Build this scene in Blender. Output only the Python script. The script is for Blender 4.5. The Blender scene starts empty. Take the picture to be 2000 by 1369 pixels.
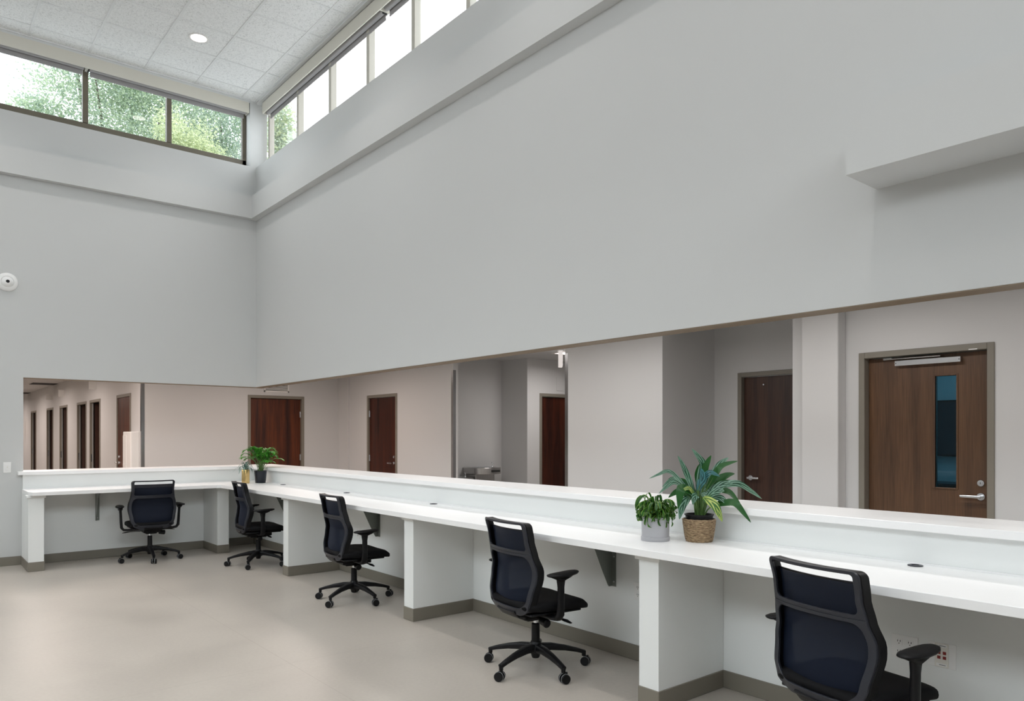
import bpy, math, random
from mathutils import Vector, Matrix
random.seed(7)
SC = bpy.context.scene
COL = SC.collection
PI = math.pi
def R(d): return math.radians(d)

# ------------------------------------------------------------------ mesh builder
class MB:
    def __init__(s): s.v = []; s.f = []; s.m = []; s.mi = 0
    def add(s, vs, fs):
        b = len(s.v); s.v += [tuple(p) for p in vs]
        s.f += [tuple(b + i for i in f) for f in fs]; s.m += [s.mi] * len(fs)
        return s
    def box(s, x0, x1, y0, y1, z0, z1):
        x0, x1 = sorted((x0, x1)); y0, y1 = sorted((y0, y1)); z0, z1 = sorted((z0, z1))
        return s.add([(x0,y0,z0),(x1,y0,z0),(x1,y1,z0),(x0,y1,z0),(x0,y0,z1),(x1,y0,z1),(x1,y1,z1),(x0,y1,z1)],
                     [(0,3,2,1),(4,5,6,7),(0,1,5,4),(1,2,6,5),(2,3,7,6),(3,0,4,7)])
    def prism(s, poly, z0, z1):
        n = len(poly)
        vs = [(x,y,z0) for x,y in poly] + [(x,y,z1) for x,y in poly]
        return s.add(vs, [tuple(range(n-1,-1,-1)), tuple(range(n,2*n))] + [(i,(i+1)%n,n+(i+1)%n,n+i) for i in range(n)])
    def loops(s, rings, cap=True, closed=False):
        n = len(rings[0]); vs = [p for r in rings for p in r]; fs = []
        k = len(rings)
        for j in range(k if closed else k-1):
            a = j*n; b = ((j+1)%k)*n
            for i in range(n):
                fs.append((a+i, a+(i+1)%n, b+(i+1)%n, b+i))
        if cap and not closed:
            fs.append(tuple(range(n-1,-1,-1))); fs.append(tuple((k-1)*n+i for i in range(n)))
        return s.add(vs, fs)
    def cyl(s, p0, p1, r0, r1=None, n=24, cap=True):
        r1 = r0 if r1 is None else r1
        return s.tube([p0, p1], [r0, r1], n, cap)
    def tube(s, pts, rad, n=12, cap=True, closed=False):
        pts = [Vector(p) for p in pts]
        if not isinstance(rad, (list, tuple)): rad = [rad]*len(pts)
        rings = []; prev = None; K = len(pts)
        for i, p in enumerate(pts):
            if closed: t = pts[(i+1) % K] - pts[i-1]
            else: t = (pts[min(i+1, K-1)] - pts[max(i-1, 0)])
            t.normalize()
            if prev is None:
                u = Vector((0,0,1)) if abs(t.z) < .9 else Vector((1,0,0))
                a = t.cross(u).normalized()
            else:
                a = (prev - t*prev.dot(t)).normalized()
            prev = a; b = t.cross(a)
            rings.append([p + (a*math.cos(2*PI*k/n) + b*math.sin(2*PI*k/n))*rad[i] for k in range(n)])
        return s.loops(rings, cap, closed)
    def sweep(s, pts, ws, hs, up=(0,0,1), n=12, e=.5, cap=True):
        """superellipse section: ws half-width across, hs half-height along up"""
        pts = [Vector(p) for p in pts]; up = Vector(up); K = len(pts); rings = []
        for i, p in enumerate(pts):
            t = (pts[min(i+1,K-1)] - pts[max(i-1,0)]).normalized()
            a = t.cross(up).normalized(); b = a.cross(t).normalized()
            r = []
            for k in range(n):
                c = math.cos(2*PI*k/n + PI/n); d = math.sin(2*PI*k/n + PI/n)
                r.append(p + a*ws[i]*math.copysign(abs(c)**e, c) + b*hs[i]*math.copysign(abs(d)**e, d))
            rings.append(r)
        return s.loops(rings, cap)
    def lathe(s, prof, c=(0,0,0), n=40, close=True):
        rings = [[(c[0]+r*math.cos(2*PI*k/n), c[1]+r*math.sin(2*PI*k/n), c[2]+z) for k in range(n)] for r, z in prof]
        return s.loops(rings, close)
    def grid(s, fn, nu, nv):
        vs = [fn(i/nu, j/nv) for j in range(nv+1) for i in range(nu+1)]
        return s.add(vs, [(j*(nu+1)+i, j*(nu+1)+i+1, (j+1)*(nu+1)+i+1, (j+1)*(nu+1)+i) for j in range(nv) for i in range(nu)])
    def build(s, name, mats, parent=None, smooth=False, bevel=0, seg=2, solid=0, loc=None, angle=40):
        me = bpy.data.meshes.new(name); me.from_pydata(s.v, [], s.f)
        if not isinstance(mats, (list, tuple)): mats = [mats]
        for m in mats: me.materials.append(m)
        for p, mi in zip(me.polygons, s.m): p.material_index = mi
        me.validate(); me.update()
        o = bpy.data.objects.new(name, me); COL.objects.link(o)
        if smooth:
            for p in me.polygons: p.use_smooth = True
            try: me.set_sharp_from_angle(angle=R(angle))
            except Exception: pass
        if solid:
            md = o.modifiers.new('s', 'SOLIDIFY'); md.thickness = solid; md.offset = 0
        if bevel:
            md = o.modifiers.new('b', 'BEVEL'); md.width = bevel; md.segments = seg; md.limit_method = 'ANGLE'; md.angle_limit = R(40)
            md.harden_normals = False
        if parent: o.parent = parent
        if loc: o.location = loc
        return o

def empty(name, loc=(0,0,0), rz=0):
    o = bpy.data.objects.new(name, None); COL.objects.link(o); o.empty_display_size = .1
    o.location = loc; o.rotation_euler = (0,0,rz); return o
def tag(o, label, cat, group=None, kind=None):
    o['label'] = label; o['category'] = cat
    if group: o['group'] = group
    if kind: o['kind'] = kind
    return o
def struct(o, label=None):
    o['kind'] = 'structure'
    if label: o['label'] = label
    return o
def lab(o, label): o['label'] = label; return o

# ------------------------------------------------------------------ materials
def mat(name, col, rough=.5, metal=0, spec=.5, noise=0, nscale=8, bump=0, bscale=200, coat=0, stretch=None, emit=None, es=1):
    m = bpy.data.materials.new(name); m.use_nodes = True
    nt = m.node_tree; b = nt.nodes['Principled BSDF']
    b.inputs['Base Color'].default_value = (*col, 1); b.inputs['Roughness'].default_value = rough
    b.inputs['Metallic'].default_value = metal; b.inputs['Specular IOR Level'].default_value = spec
    b.inputs['Coat Weight'].default_value = coat
    tc = nt.nodes.new('ShaderNodeTexCoord')
    if noise:
        n = nt.nodes.new('ShaderNodeTexNoise'); n.inputs['Scale'].default_value = nscale; n.inputs['Detail'].default_value = 4
        src = tc.outputs['Object']
        if stretch:
            mp = nt.nodes.new('ShaderNodeMapping'); mp.inputs['Scale'].default_value = stretch
            nt.links.new(src, mp.inputs[0]); src = mp.outputs[0]
        nt.links.new(src, n.inputs['Vector'])
        r = nt.nodes.new('ShaderNodeValToRGB')
        r.color_ramp.elements[0].position = .3; r.color_ramp.elements[1].position = .7
        r.color_ramp.elements[0].color = (*[c*(1-noise) for c in col], 1)
        r.color_ramp.elements[1].color = (*[min(1, c*(1+noise)) for c in col], 1)
        nt.links.new(n.outputs[0], r.inputs[0]); nt.links.new(r.outputs[0], b.inputs['Base Color'])
    if bump:
        n2 = nt.nodes.new('ShaderNodeTexNoise'); n2.inputs['Scale'].default_value = bscale
        nt.links.new(tc.outputs['Object'], n2.inputs['Vector'])
        bp = nt.nodes.new('ShaderNodeBump'); bp.inputs['Strength'].default_value = bump; bp.inputs['Distance'].default_value = .002
        nt.links.new(n2.outputs[0], bp.inputs['Height']); nt.links.new(bp.outputs[0], b.inputs['Normal'])
    if emit:
        b.inputs['Emission Color'].default_value = (*emit, 1); b.inputs['Emission Strength'].default_value = es
    return m

def wood(name, dark, light, scale=1.0, rough=.38):
    """stained veneer: long vertical grain with a few broad bands"""
    m = bpy.data.materials.new(name); m.use_nodes = True; nt = m.node_tree; b = nt.nodes['Principled BSDF']
    tc = nt.nodes.new('ShaderNodeTexCoord')
    def noise(sx, sy, sz, det, dist=0):
        mp = nt.nodes.new('ShaderNodeMapping'); mp.inputs['Scale'].default_value = (sx*scale, sy*scale, sz*scale)
        nt.links.new(tc.outputs['Object'], mp.inputs[0])
        n = nt.nodes.new('ShaderNodeTexNoise'); n.inputs['Scale'].default_value = 1; n.inputs['Detail'].default_value = det
        n.inputs['Distortion'].default_value = dist
        nt.links.new(mp.outputs[0], n.inputs['Vector']); return n.outputs[0]
    a = noise(90, 90, 3.5, 3, .4); c = noise(9, 9, .5, 3, .35)
    mx = nt.nodes.new('ShaderNodeMix'); mx.data_type = 'FLOAT'; mx.inputs[0].default_value = .62
    nt.links.new(a, mx.inputs[2]); nt.links.new(c, mx.inputs[3])
    r = nt.nodes.new('ShaderNodeValToRGB'); r.color_ramp.elements[0].position = .36; r.color_ramp.elements[1].position = .64
    r.color_ramp.elements[0].color = (*dark, 1); r.color_ramp.elements[1].color = (*light, 1)
    nt.links.new(mx.outputs[0], r.inputs[0]); nt.links.new(r.outputs[0], b.inputs['Base Color'])
    b.inputs['Roughness'].default_value = rough
    return m

M = {}
M['paint'] = mat('wall_paint', (.60,.61,.605), .6, bump=.12, bscale=350)
M['paint_hall'] = mat('hall_paint', (.66,.66,.66), .45, bump=.12, bscale=350)
M['white_lam'] = mat('white_laminate', (.93,.93,.93), .32)
M['white_panel'] = mat('white_panel_paint', (.85,.87,.86), .45)
M['rubber_base'] = mat('taupe_rubber_base', (.21,.19,.155), .45)
M['frame_paint'] = mat('taupe_door_frame', (.235,.215,.18), .4)
M['bronze'] = mat('bronze_window_frame', (.15,.13,.095), .4)
M['champagne'] = mat('champagne_mullion', (.50,.48,.42), .4)
M['fascia'] = mat('blind_fascia', (.62,.60,.53), .4)
M['roller'] = mat('grey_roller_fabric', (.33,.32,.32), .7)
M['dark'] = mat('dark_gap', (.02,.02,.02), .8)
M['steel'] = mat('brushed_steel', (.55,.54,.53), .28, 1, noise=.12, nscale=1, stretch=(200,200,2))
M['guard'] = mat('guard_steel', (.33,.33,.335), .22, 1, noise=.1, nscale=1, stretch=(200,200,2))
M['chrome'] = mat('satin_chrome', (.75,.77,.8), .22, 1)
M['bracket'] = mat('grey_green_bracket', (.22,.24,.22), .35, .5)
M['plate'] = mat('white_plastic', (.88,.88,.87), .4)
M['plate2'] = mat('cream_plastic', (.80,.78,.72), .4)
M['red'] = mat('red_jack', (.25,.02,.015), .4)
M['ink'] = mat('grey_ink', (.12,.12,.12), .6)
M['black'] = mat('black_plastic', (.0035,.0035,.0045), .45, spec=.3)
M['charcoal'] = mat('charcoal_plastic', (.024,.026,.034), .36, spec=.4)
M['blackfab'] = mat('black_upholstery', (.004,.004,.005), .75, spec=.2, bump=.3, bscale=900)
M['grey_rim'] = mat('grey_caster_rim', (.35,.36,.37), .4)
M['soil'] = mat('dark_soil', (.02,.015,.012), .9, bump=1, bscale=60)
M['gold'] = mat('brushed_gold', (.78,.56,.25), .22, 1)
M['greypot'] = mat('pale_grey_ceramic', (.40,.40,.42), .5)
M['blackpot'] = mat('black_blue_plastic_pot', (.010,.013,.022), .3)
M['exit'] = mat('white_sign_face', (.9,.86,.84), .5, emit=(1,.93,.9), es=.5)
M['lens'] = mat('lamp_lens', (1,1,1), .5, emit=(1,.93,.86), es=9)
M['trimw'] = mat('white_trim_ring', (.75,.73,.71), .4)
M['troffer'] = mat('panel_lamp_lens', (1,1,1), .5, emit=(1,.86,.78), es=3)
M['woodred'] = wood('red_stained_veneer', (.022,.0035,.0012), (.150,.034,.007))
M['woodred2'] = wood('very_dark_red_veneer', (.012,.002,.001), (.075,.014,.004))
M['woodbrown'] = wood('brown_stained_veneer', (.066,.032,.016), (.150,.076,.037), 1)
M['wooddark'] = wood('dark_stained_veneer', (.032,.013,.009), (.085,.038,.024), 1)
M['yellow'] = mat('yellow_fabric', (.5,.3,.03), .7)
M['metal_grey'] = mat('grey_jamb', (.45,.47,.48), .4)
M['ceil_hall'] = mat('hall_ceiling_tile', (.55,.55,.55), .8, noise=.06, nscale=90)
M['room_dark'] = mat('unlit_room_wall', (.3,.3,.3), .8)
M['stem'] = mat('plant_stem', (.10,.20,.05), .5)

def floor_mat():
    m = bpy.data.materials.new('polished_floor'); m.use_nodes = True; nt = m.node_tree; b = nt.nodes['Principled BSDF']
    L = nt.links.new; tc = nt.nodes.new('ShaderNodeTexCoord')
    n1 = nt.nodes.new('ShaderNodeTexNoise'); n1.inputs['Scale'].default_value = 1.3; n1.inputs['Detail'].default_value = 5; n1.inputs['Distortion'].default_value = .6
    n2 = nt.nodes.new('ShaderNodeTexNoise'); n2.inputs['Scale'].default_value = 45; n2.inputs['Detail'].default_value = 3
    L(tc.outputs['Object'], n1.inputs['Vector']); L(tc.outputs['Object'], n2.inputs['Vector'])
    mx = nt.nodes.new('ShaderNodeMix'); mx.data_type = 'FLOAT'; mx.inputs[0].default_value = .3
    L(n1.outputs[0], mx.inputs[2]); L(n2.outputs[0], mx.inputs[3])
    r = nt.nodes.new('ShaderNodeValToRGB'); r.color_ramp.elements[0].position = .3; r.color_ramp.elements[1].position = .7
    r.color_ramp.elements[0].color = (.41,.372,.33,1); r.color_ramp.elements[1].color = (.50,.455,.405,1)
    L(mx.outputs[0], r.inputs[0])
    # faint sheet seams
    br = nt.nodes.new('ShaderNodeTexBrick'); br.inputs['Scale'].default_value = 1; br.inputs['Brick Width'].default_value = 1.83
    br.inputs['Row Height'].default_value = 1.83; br.inputs['Mortar Size'].default_value = .0022; br.offset = 0
    br.inputs['Color1'].default_value = br.inputs['Color2'].default_value = (1,1,1,1); br.inputs['Mortar'].default_value = (.84,.83,.82,1)
    L(tc.outputs['Object'], br.inputs['Vector'])
    m2 = nt.nodes.new('ShaderNodeMix'); m2.data_type = 'RGBA'; m2.blend_type = 'MULTIPLY'; m2.inputs[0].default_value = 1
    L(r.outputs[0], m2.inputs[6]); L(br.outputs[0], m2.inputs[7]); L(m2.outputs[2], b.inputs['Base Color'])
    r2 = nt.nodes.new('ShaderNodeMapRange'); r2.inputs[3].default_value = .30; r2.inputs[4].default_value = .48
    L(n1.outputs[0], r2.inputs[0]); L(r2.outputs[0], b.inputs['Roughness'])
    return m
M['floor'] = floor_mat()

def tile_mat():
    m = bpy.data.materials.new('acoustic_tile'); m.use_nodes = True; nt = m.node_tree; b = nt.nodes['Principled BSDF']
    L = nt.links.new; tc = nt.nodes.new('ShaderNodeTexCoord')
    n = nt.nodes.new('ShaderNodeTexNoise'); n.inputs['Scale'].default_value = 55; n.inputs['Detail'].default_value = 3; n.inputs['Distortion'].default_value = 1.5
    L(tc.outputs['Object'], n.inputs['Vector'])
    r = nt.nodes.new('ShaderNodeValToRGB'); r.color_ramp.elements[0].position = .38; r.color_ramp.elements[1].position = .47
    r.color_ramp.elements[0].color = (.60,.61,.61,1); r.color_ramp.elements[1].color = (.80,.81,.81,1)
    L(n.outputs[0], r.inputs[0]); L(r.outputs[0], b.inputs['Base Color']); b.inputs['Roughness'].default_value = .9
    bp = nt.nodes.new('ShaderNodeBump'); bp.inputs['Strength'].default_value = .4; bp.inputs['Distance'].default_value = .002
    L(n.outputs[0], bp.inputs['Height']); L(bp.outputs[0], b.inputs['Normal'])
    return m
M['tile'] = tile_mat()
M['tbar'] = mat('ceiling_grid_paint', (.70,.71,.71), .5)

def glass_mat(name, tint=(1,1,1), refl=.9, speckle=False):
    m = bpy.data.materials.new(name); m.use_nodes = True; nt = m.node_tree; nt.nodes.clear(); L = nt.links.new
    out = nt.nodes.new('ShaderNodeOutputMaterial'); tr = nt.nodes.new('ShaderNodeBsdfTransparent'); gl = nt.nodes.new('ShaderNodeBsdfGlossy')
    gl.inputs['Roughness'].default_value = .02; tr.inputs[0].default_value = (*tint, 1)
    lw = nt.nodes.new('ShaderNodeLayerWeight'); lw.inputs[0].default_value = .5
    pw = nt.nodes.new('ShaderNodeMath'); pw.operation = 'POWER'; pw.inputs[1].default_value = 4
    mx = nt.nodes.new('ShaderNodeMixShader')
    mu = nt.nodes.new('ShaderNodeMath'); mu.operation = 'MULTIPLY_ADD'; mu.inputs[1].default_value = .5*refl; mu.inputs[2].default_value = .035*refl
    L(lw.outputs['Facing'], pw.inputs[0]); L(pw.outputs[0], mu.inputs[0]); L(mu.outputs[0], mx.inputs[0]); L(tr.outputs[0], mx.inputs[1]); L(gl.outputs[0], mx.inputs[2])
    if speckle:     # rain drops standing on the pane
        tc = nt.nodes.new('ShaderNodeTexCoord'); n = nt.nodes.new('ShaderNodeTexNoise'); n.inputs['Scale'].default_value = 75; n.inputs['Detail'].default_value = 2
        L(tc.outputs['Object'], n.inputs['Vector'])
        r = nt.nodes.new('ShaderNodeValToRGB'); r.color_ramp.elements[0].position = .44; r.color_ramp.elements[1].position = .60
        r.color_ramp.elements[0].color = (.74,.78,.78,1); r.color_ramp.elements[1].color = (1,1,1,1)
        L(n.outputs[0], r.inputs[0]); L(r.outputs[0], tr.inputs[0])
    L(mx.outputs[0], out.inputs[0]); return m
M['glass'] = glass_mat('window_glass'); M['glass_rain'] = glass_mat('rain_speckled_glass', speckle=True)
M['glass_blue'] = glass_mat('blue_tinted_door_glass', (.42,.68,.78), .7)

def mesh_fabric():
    m = bpy.data.materials.new('navy_mesh_fabric'); m.use_nodes = True; nt = m.node_tree; L = nt.links.new
    b = nt.nodes['Principled BSDF']; b.inputs['Base Color'].default_value = (.003,.0065,.017,1); b.inputs['Roughness'].default_value = .7; b.inputs['Specular IOR Level'].default_value = .2
    b.inputs['Sheen Weight'].default_value = .06; b.inputs['Sheen Tint'].default_value = (.3,.4,.7,1)
    tr = nt.nodes.new('ShaderNodeBsdfTransparent'); mx = nt.nodes.new('ShaderNodeMixShader'); mx.inputs[0].default_value = .98
    L(tr.outputs[0], mx.inputs[1]); L(b.outputs[0], mx.inputs[2]); L(mx.outputs[0], nt.nodes['Material Output'].inputs[0]); return m
M['mesh'] = mesh_fabric()

def leaf_mat(name, col, col2=None, kind=None, trans=.25):
    """uv: x across the leaf 0..1, y along it"""
    m = bpy.data.materials.new(name); m.use_nodes = True; nt = m.node_tree; L = nt.links.new; b = nt.nodes['Principled BSDF']
    b.inputs['Base Color'].default_value = (*col, 1); b.inputs['Roughness'].default_value = .38
    if col2:
        uv = nt.nodes.new('ShaderNodeUVMap'); sep = nt.nodes.new('ShaderNodeSeparateXYZ'); L(uv.outputs[0], sep.inputs[0])
        a = nt.nodes.new('ShaderNodeMath'); a.operation = 'SUBTRACT'; a.inputs[1].default_value = .5; L(sep.outputs[0], a.inputs[0])
        ab = nt.nodes.new('ShaderNodeMath'); ab.operation = 'ABSOLUTE'; L(a.outputs[0], ab.inputs[0])
        r = nt.nodes.new('ShaderNodeValToRGB'); r.color_ramp.interpolation = 'LINEAR'
        e = r.color_ramp.elements
        if kind == 'edge':
            L(ab.outputs[0], r.inputs[0]); e[0].position = .30; e[1].position = .38; e[0].color = (0,0,0,1); e[1].color = (1,1,1,1)
        elif kind == 'centre':
            L(ab.outputs[0], r.inputs[0]); e[0].position = .16; e[1].position = .24; e[0].color = (1,1,1,1); e[1].color = (0,0,0,1)
        else:       # feathered silver bands running out from the midrib
            k = nt.nodes.new('ShaderNodeMath'); k.operation = 'MULTIPLY_ADD'; k.inputs[1].default_value = -1.3; L(ab.outputs[0], k.inputs[0]); L(sep.outputs[1], k.inputs[2])
            cb = nt.nodes.new('ShaderNodeCombineXYZ'); L(k.outputs[0], cb.inputs[0]); L(sep.outputs[0], cb.inputs[1])
            w = nt.nodes.new('ShaderNodeTexWave'); w.inputs['Scale'].default_value = .85; w.inputs['Distortion'].default_value = 5; w.inputs['Detail'].default_value = 3; w.inputs['Detail Scale'].default_value = 3.2
            L(cb.outputs[0], w.inputs['Vector']); L(w.outputs[1], r.inputs[0]); e[0].position = .52; e[1].position = .68; e[0].color = (0,0,0,1); e[1].color = (1,1,1,1)
        mx = nt.nodes.new('ShaderNodeMix'); mx.data_type = 'RGBA'; mx.inputs[6].default_value = (*col, 1); mx.inputs[7].default_value = (*col2, 1)
        L(r.outputs[0], mx.inputs[0]); L(mx.outputs[2], b.inputs['Base Color'])
    tl = nt.nodes.new('ShaderNodeBsdfTranslucent'); tl.inputs[0].default_value = (*[min(1, c*1.6) for c in col], 1)
    ms = nt.nodes.new('ShaderNodeMixShader'); ms.inputs[0].default_value = trans
    L(b.outputs[0], ms.inputs[1]); L(tl.outputs[0], ms.inputs[2]); L(ms.outputs[0], nt.nodes['Material Output'].inputs[0]); return m
M['leaf_plain'] = leaf_mat('deep_green_leaf', (.012,.085,.012), trans=.12)
M['leaf_silver'] = leaf_mat('silver_banded_leaf', (.004,.055,.022), (.22,.38,.28), 'band', .12)
M['leaf_blue'] = leaf_mat('blue_green_leaf', (.004,.06,.06), (.07,.24,.26), 'band', .12)
M['leaf_yellow'] = leaf_mat('yellow_banded_leaf', (.03,.13,.02), (.50,.58,.16), 'band', .12)
M['leaf_curl'] = leaf_mat('curly_leaf', (.025,.12,.015), (.24,.38,.06), 'edge')
M['leaf_curl2'] = leaf_mat('dark_curly_leaf', (.016,.08,.015), (.15,.28,.05), 'edge')
M['leaf_palm'] = leaf_mat('palm_leaf', (.04,.22,.02), trans=.3)
M['leaf_palm2'] = leaf_mat('light_palm_leaf', (.11,.38,.05), trans=.3)
M['leaf_white'] = leaf_mat('white_striped_leaf', (.015,.10,.07), (.55,.68,.62), 'centre')
M['tree1'] = leaf_mat('tree_leaf_green', (.44,.51,.38), trans=.5)
M['tree2'] = leaf_mat('tree_leaf_yellow_green', (.48,.52,.34), trans=.5)
M['tree3'] = leaf_mat('tree_leaf_blue_green', (.39,.46,.40), trans=.5)
M['bark'] = mat('tree_bark', (.12,.10,.08), .9, bump=1, bscale=30)

def basket_mat():
    m = bpy.data.materials.new('woven_seagrass'); m.use_nodes = True; nt = m.node_tree; L = nt.links.new; b = nt.nodes['Principled BSDF']
    tc = nt.nodes.new('ShaderNodeTexCoord'); mp = nt.nodes.new('ShaderNodeMapping'); mp.inputs['Scale'].default_value = (55,55,230)
    n = nt.nodes.new('ShaderNodeTexNoise'); n.inputs['Scale'].default_value = 1; n.inputs['Detail'].default_value = 4
    L(tc.outputs['Object'], mp.inputs[0]); L(mp.outputs[0], n.inputs['Vector'])
    r = nt.nodes.new('ShaderNodeValToRGB'); e = r.color_ramp.elements; e[0].position = .3; e[1].position = .72
    e[0].color = (.10,.055,.025,1); e[1].color = (.55,.40,.24,1)
    L(n.outputs[0], r.inputs[0]); L(r.outputs[0], b.inputs['Base Color']); b.inputs['Roughness'].default_value = .75
    bp = nt.nodes.new('ShaderNodeBump'); bp.inputs['Strength'].default_value = .8; bp.inputs['Distance'].default_value = .003
    L(n.outputs[0], bp.inputs['Height']); L(bp.outputs[0], b.inputs['Normal']); return m
M['basket'] = basket_mat()

# ------------------------------------------------------------------ dimensions
HT = 2.142; ZS = 5.16; ZH = 6.03; HC = 6.065; XW = -8.6; YS = -13.6; HCC = 2.75
X3 = 2.62; Y1 = 2.75; XC = -.82
T = .13

# ------------------------------------------------------------------ setting: shell
b = MB(); b.box(XW-.3, 9, YS-.3, 21, -.1, 0)
struct(b.build('floor', M['floor']), 'pale grey beige polished sheet floor')
b = MB(); b.box(XW, .32, YS, .32, HC, HC+.1)
ceil = struct(b.build('ceiling', M['tile']), 'white acoustic tile ceiling of the hall')
b = MB(); b.mi = 0
x = -1.419 - .61*12
while x < .3:
    if x > XW: b.box(x-.012, x+.012, YS, .0, HC-.006, HC+.002)
    x += .61
y = -1.505 - .61*20
while y < .3:
    if y > YS: b.box(XW, .0, y-.012, y+.012, HC-.005, HC+.002)
    y += .61
b.box(XW, .0, -.022, .0, HC-.012, HC+.002); b.box(-.022, 0, YS, -.022, HC-.012, HC+.002)
b.build('ceiling_grid', M['tbar'], ceil)

def wallpiece(name, boxes, m='paint', label=None):
    b = MB()
    for q in boxes: b.box(*q)
    return struct(b.build(name, M[m]), label)
# left wall (plane y=0): solid part left of the opening, part above the opening, clerestory surround
wallpiece('wall_left', [(XW, -2.69, 0, T, 0, HT), (XW, 0, 0, T, HT, 4.6), (XW, 0, 0, .3, 4.6, ZS), (XW, .3, 0.0, .3, ZH, HC+.02),
                        (-.085, .155, 0, .3, ZS, ZH), (XW, -7.0, 0, .3, ZS, ZH)], label='pale grey wall on the left with the wide opening under it')
# right wall (plane x=0)
wallpiece('wall_right', [(0, T, YS, T, HT, 4.6), (0, .3, YS, .3, 4.6, ZS), (0, .3, YS, 0, ZH, HC+.02),
                         (0, .3, YS, -9.5, ZS, ZH), (0, T, YS, -9.95, 0, HT)], label='tall pale grey wall on the right above the long opening')
b = MB(); b.box(XW, 0, -.096, 0, 4.425, 4.732)
struct(b.build('trim_1', M['paint']), 'painted band running along the left wall under the windows')
b = MB(); b.box(-.096, 0, YS, -.096, 4.425, 4.732)
struct(b.build('trim_2', M['paint']), 'painted band running along the right wall under the windows')
b = MB(); b.box(-.32, 0, YS, -8.405, 2.707, 3.012)
struct(b.build('trim_3', M['paint']), 'boxed soffit projecting from the right wall')
b = MB(); b.box(0, T, -9.95, 0, HT-.006, HT-.0005); b.box(-2.69, T, 0, T, HT-.006, HT-.0005)
struct(b.build('trim_4', mat('brown_header_strip', (.20,.15,.10), .5)), 'brown strip on the underside of the opening')
# walls behind the camera with their own clerestory openings
wallpiece('wall_west', [(XW-.3, XW, YS, .3, 0, ZS-.9), (XW-.3, XW, YS, .3, ZH, HC+.02), (XW-.3, XW, -.7, .3, ZS-.9, ZH), (XW-.3, XW, YS, -12.6, ZS-.9, ZH)])
wallpiece('wall_south', [(XW-.3, .3, YS-.3, YS, 0, ZS-.9), (XW-.3, .3, YS-.3, YS, ZH, HC+.02), (-.6, .3, YS-.3, YS, ZS-.9, ZH), (XW-.3, -7.9, YS-.3, YS, ZS-.9, ZH)])
# knee walls under the ledge
wallpiece('wall_knee_left', [(-2.70, 0, -.05, T, 0, 1.027)], 'white_panel', 'low partition under the ledge on the left')
wallpiece('wall_knee_right', [(-.05, T, -9.95, -.05, 0, 1.027)], 'white_panel', 'low partition under the long ledge on the right')

# ------------------------------------------------------------------ corridor shell
def wall_x(name, x0, x1, y0, y1, holes, label=None, m='paint_hall'):
    """wall in a plane of constant x between y0<y1; holes are (ya,yb,top)"""
    bx = []; cur = y0
    for ya, yb, top in sorted(holes):
        bx.append((x0, x1, cur, ya, 0, HCC)); bx.append((x0, x1, ya, yb, top, HCC)); cur = yb
    bx.append((x0, x1, cur, y1, 0, HCC)); return wallpiece(name, bx, m, label)
def wall_y(name, y0, y1, x0, x1, holes, label=None, m='paint_hall'):
    bx = []; cur = x0
    for xa, xb, top in sorted(holes):
        bx.append((cur, xa, y0, y1, 0, HCC)); bx.append((xa, xb, y0, y1, top, HCC)); cur = xb
    bx.append((cur, x1, y0, y1, 0, HCC)); return wallpiece(name, bx, m, label)
DT = 2.155
wall_x('wall_hall_east', X3, X3+T, -14.0, -6.455, [(-8.075, -7.105, DT)], 'hall wall around the door with the narrow window')
wall_x('wall_recess_back', 3.57, 3.57+T, -6.7, -4.7, [(-6.245, -5.275, DT)], 'back wall of the door recess')
wallpiece('wall_recess_side', [(X3+T, 4.4, -4.93, -4.80, 0, HCC), (X3+T, 3.6, -6.60, -6.47, 0, HCC)], 'paint_hall')
wallpiece('wall_hall_mid', [(X3, X3+T, -4.93, -3.40, 0, HCC)], 'paint_hall', 'plain hall wall between the two steel corner guards and the recess')
b = MB(); b.box(X3, X3+T, -6.455, -4.93, 2.60, HCC)
struct(b.build('beam_recess', M['paint_hall']), 'header over the door recess')
wallpiece('wall_alcove', [(X3+.09, 4.32, -.17, -.04, 0, HCC)], 'paint_hall', 'alcove wall behind the drinking fountain')
wallpiece('wall_alcove_return', [(4.19, 4.32, -.85, -.17, 0, HCC)], 'paint_hall', 'short return wall right of the drinking fountain')
wallpiece('wall_alcove_stub', [(X3, X3+.09, -.97, .66, 0, HCC)], 'paint_hall', 'wall end left of the drinking fountain')
wallpiece('wall_alcove_south', [(X3+T, 7.6, -3.53, -3.40, 0, HCC)], 'paint_hall')
wallpiece('wall_alcove_east', [(7.6, 7.73, -3.5, -.85, 0, HCC)], 'paint_hall')
wall_y('wall_alcove_end', -.85, -.72, 4.32, 7.7, [(4.49, 5.46, DT)], 'alcove end wall with a dark door')
wall_x('wall_hall_far', X3, X3+T, .66, Y1+.13, [(.68, 1.65, DT)], 'far hall wall with a dark red door')
wall_y('wall_hall_end', Y1, Y1+T, XC, X3, [(.91, 1.88, DT)], 'end wall of the hall with a wide red door')
b = MB(); b.box(X3-.03, X3, 2.35, Y1, 0, HCC)
struct(b.build('pillar_far', M['paint_hall']), 'shallow pilaster in the far hall corner')
b = MB(); b.box(X3-.14, X3, -6.958, -6.62, 0, HCC)
struct(b.build('pillar_near', M['paint_hall'], bevel=.012, seg=3), 'square pilaster left of the door with the narrow window')
openings = [(5.92, 6.83), (7.29, 8.22), (9.56, 10.5), (11.6, 12.55), (14.62, 15.6)]
wall_x('wall_corridor', XC, XC+.06, Y1+T, 20, [(3.45, 4.42, DT)] + [(a-.02, c+.02, DT) for a, c in openings], 'corridor wall with a row of open doorways')
wallpiece('wall_corridor_end', [(-9, 5, 20, 20.13, 0, HCC)], 'paint_hall')
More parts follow.
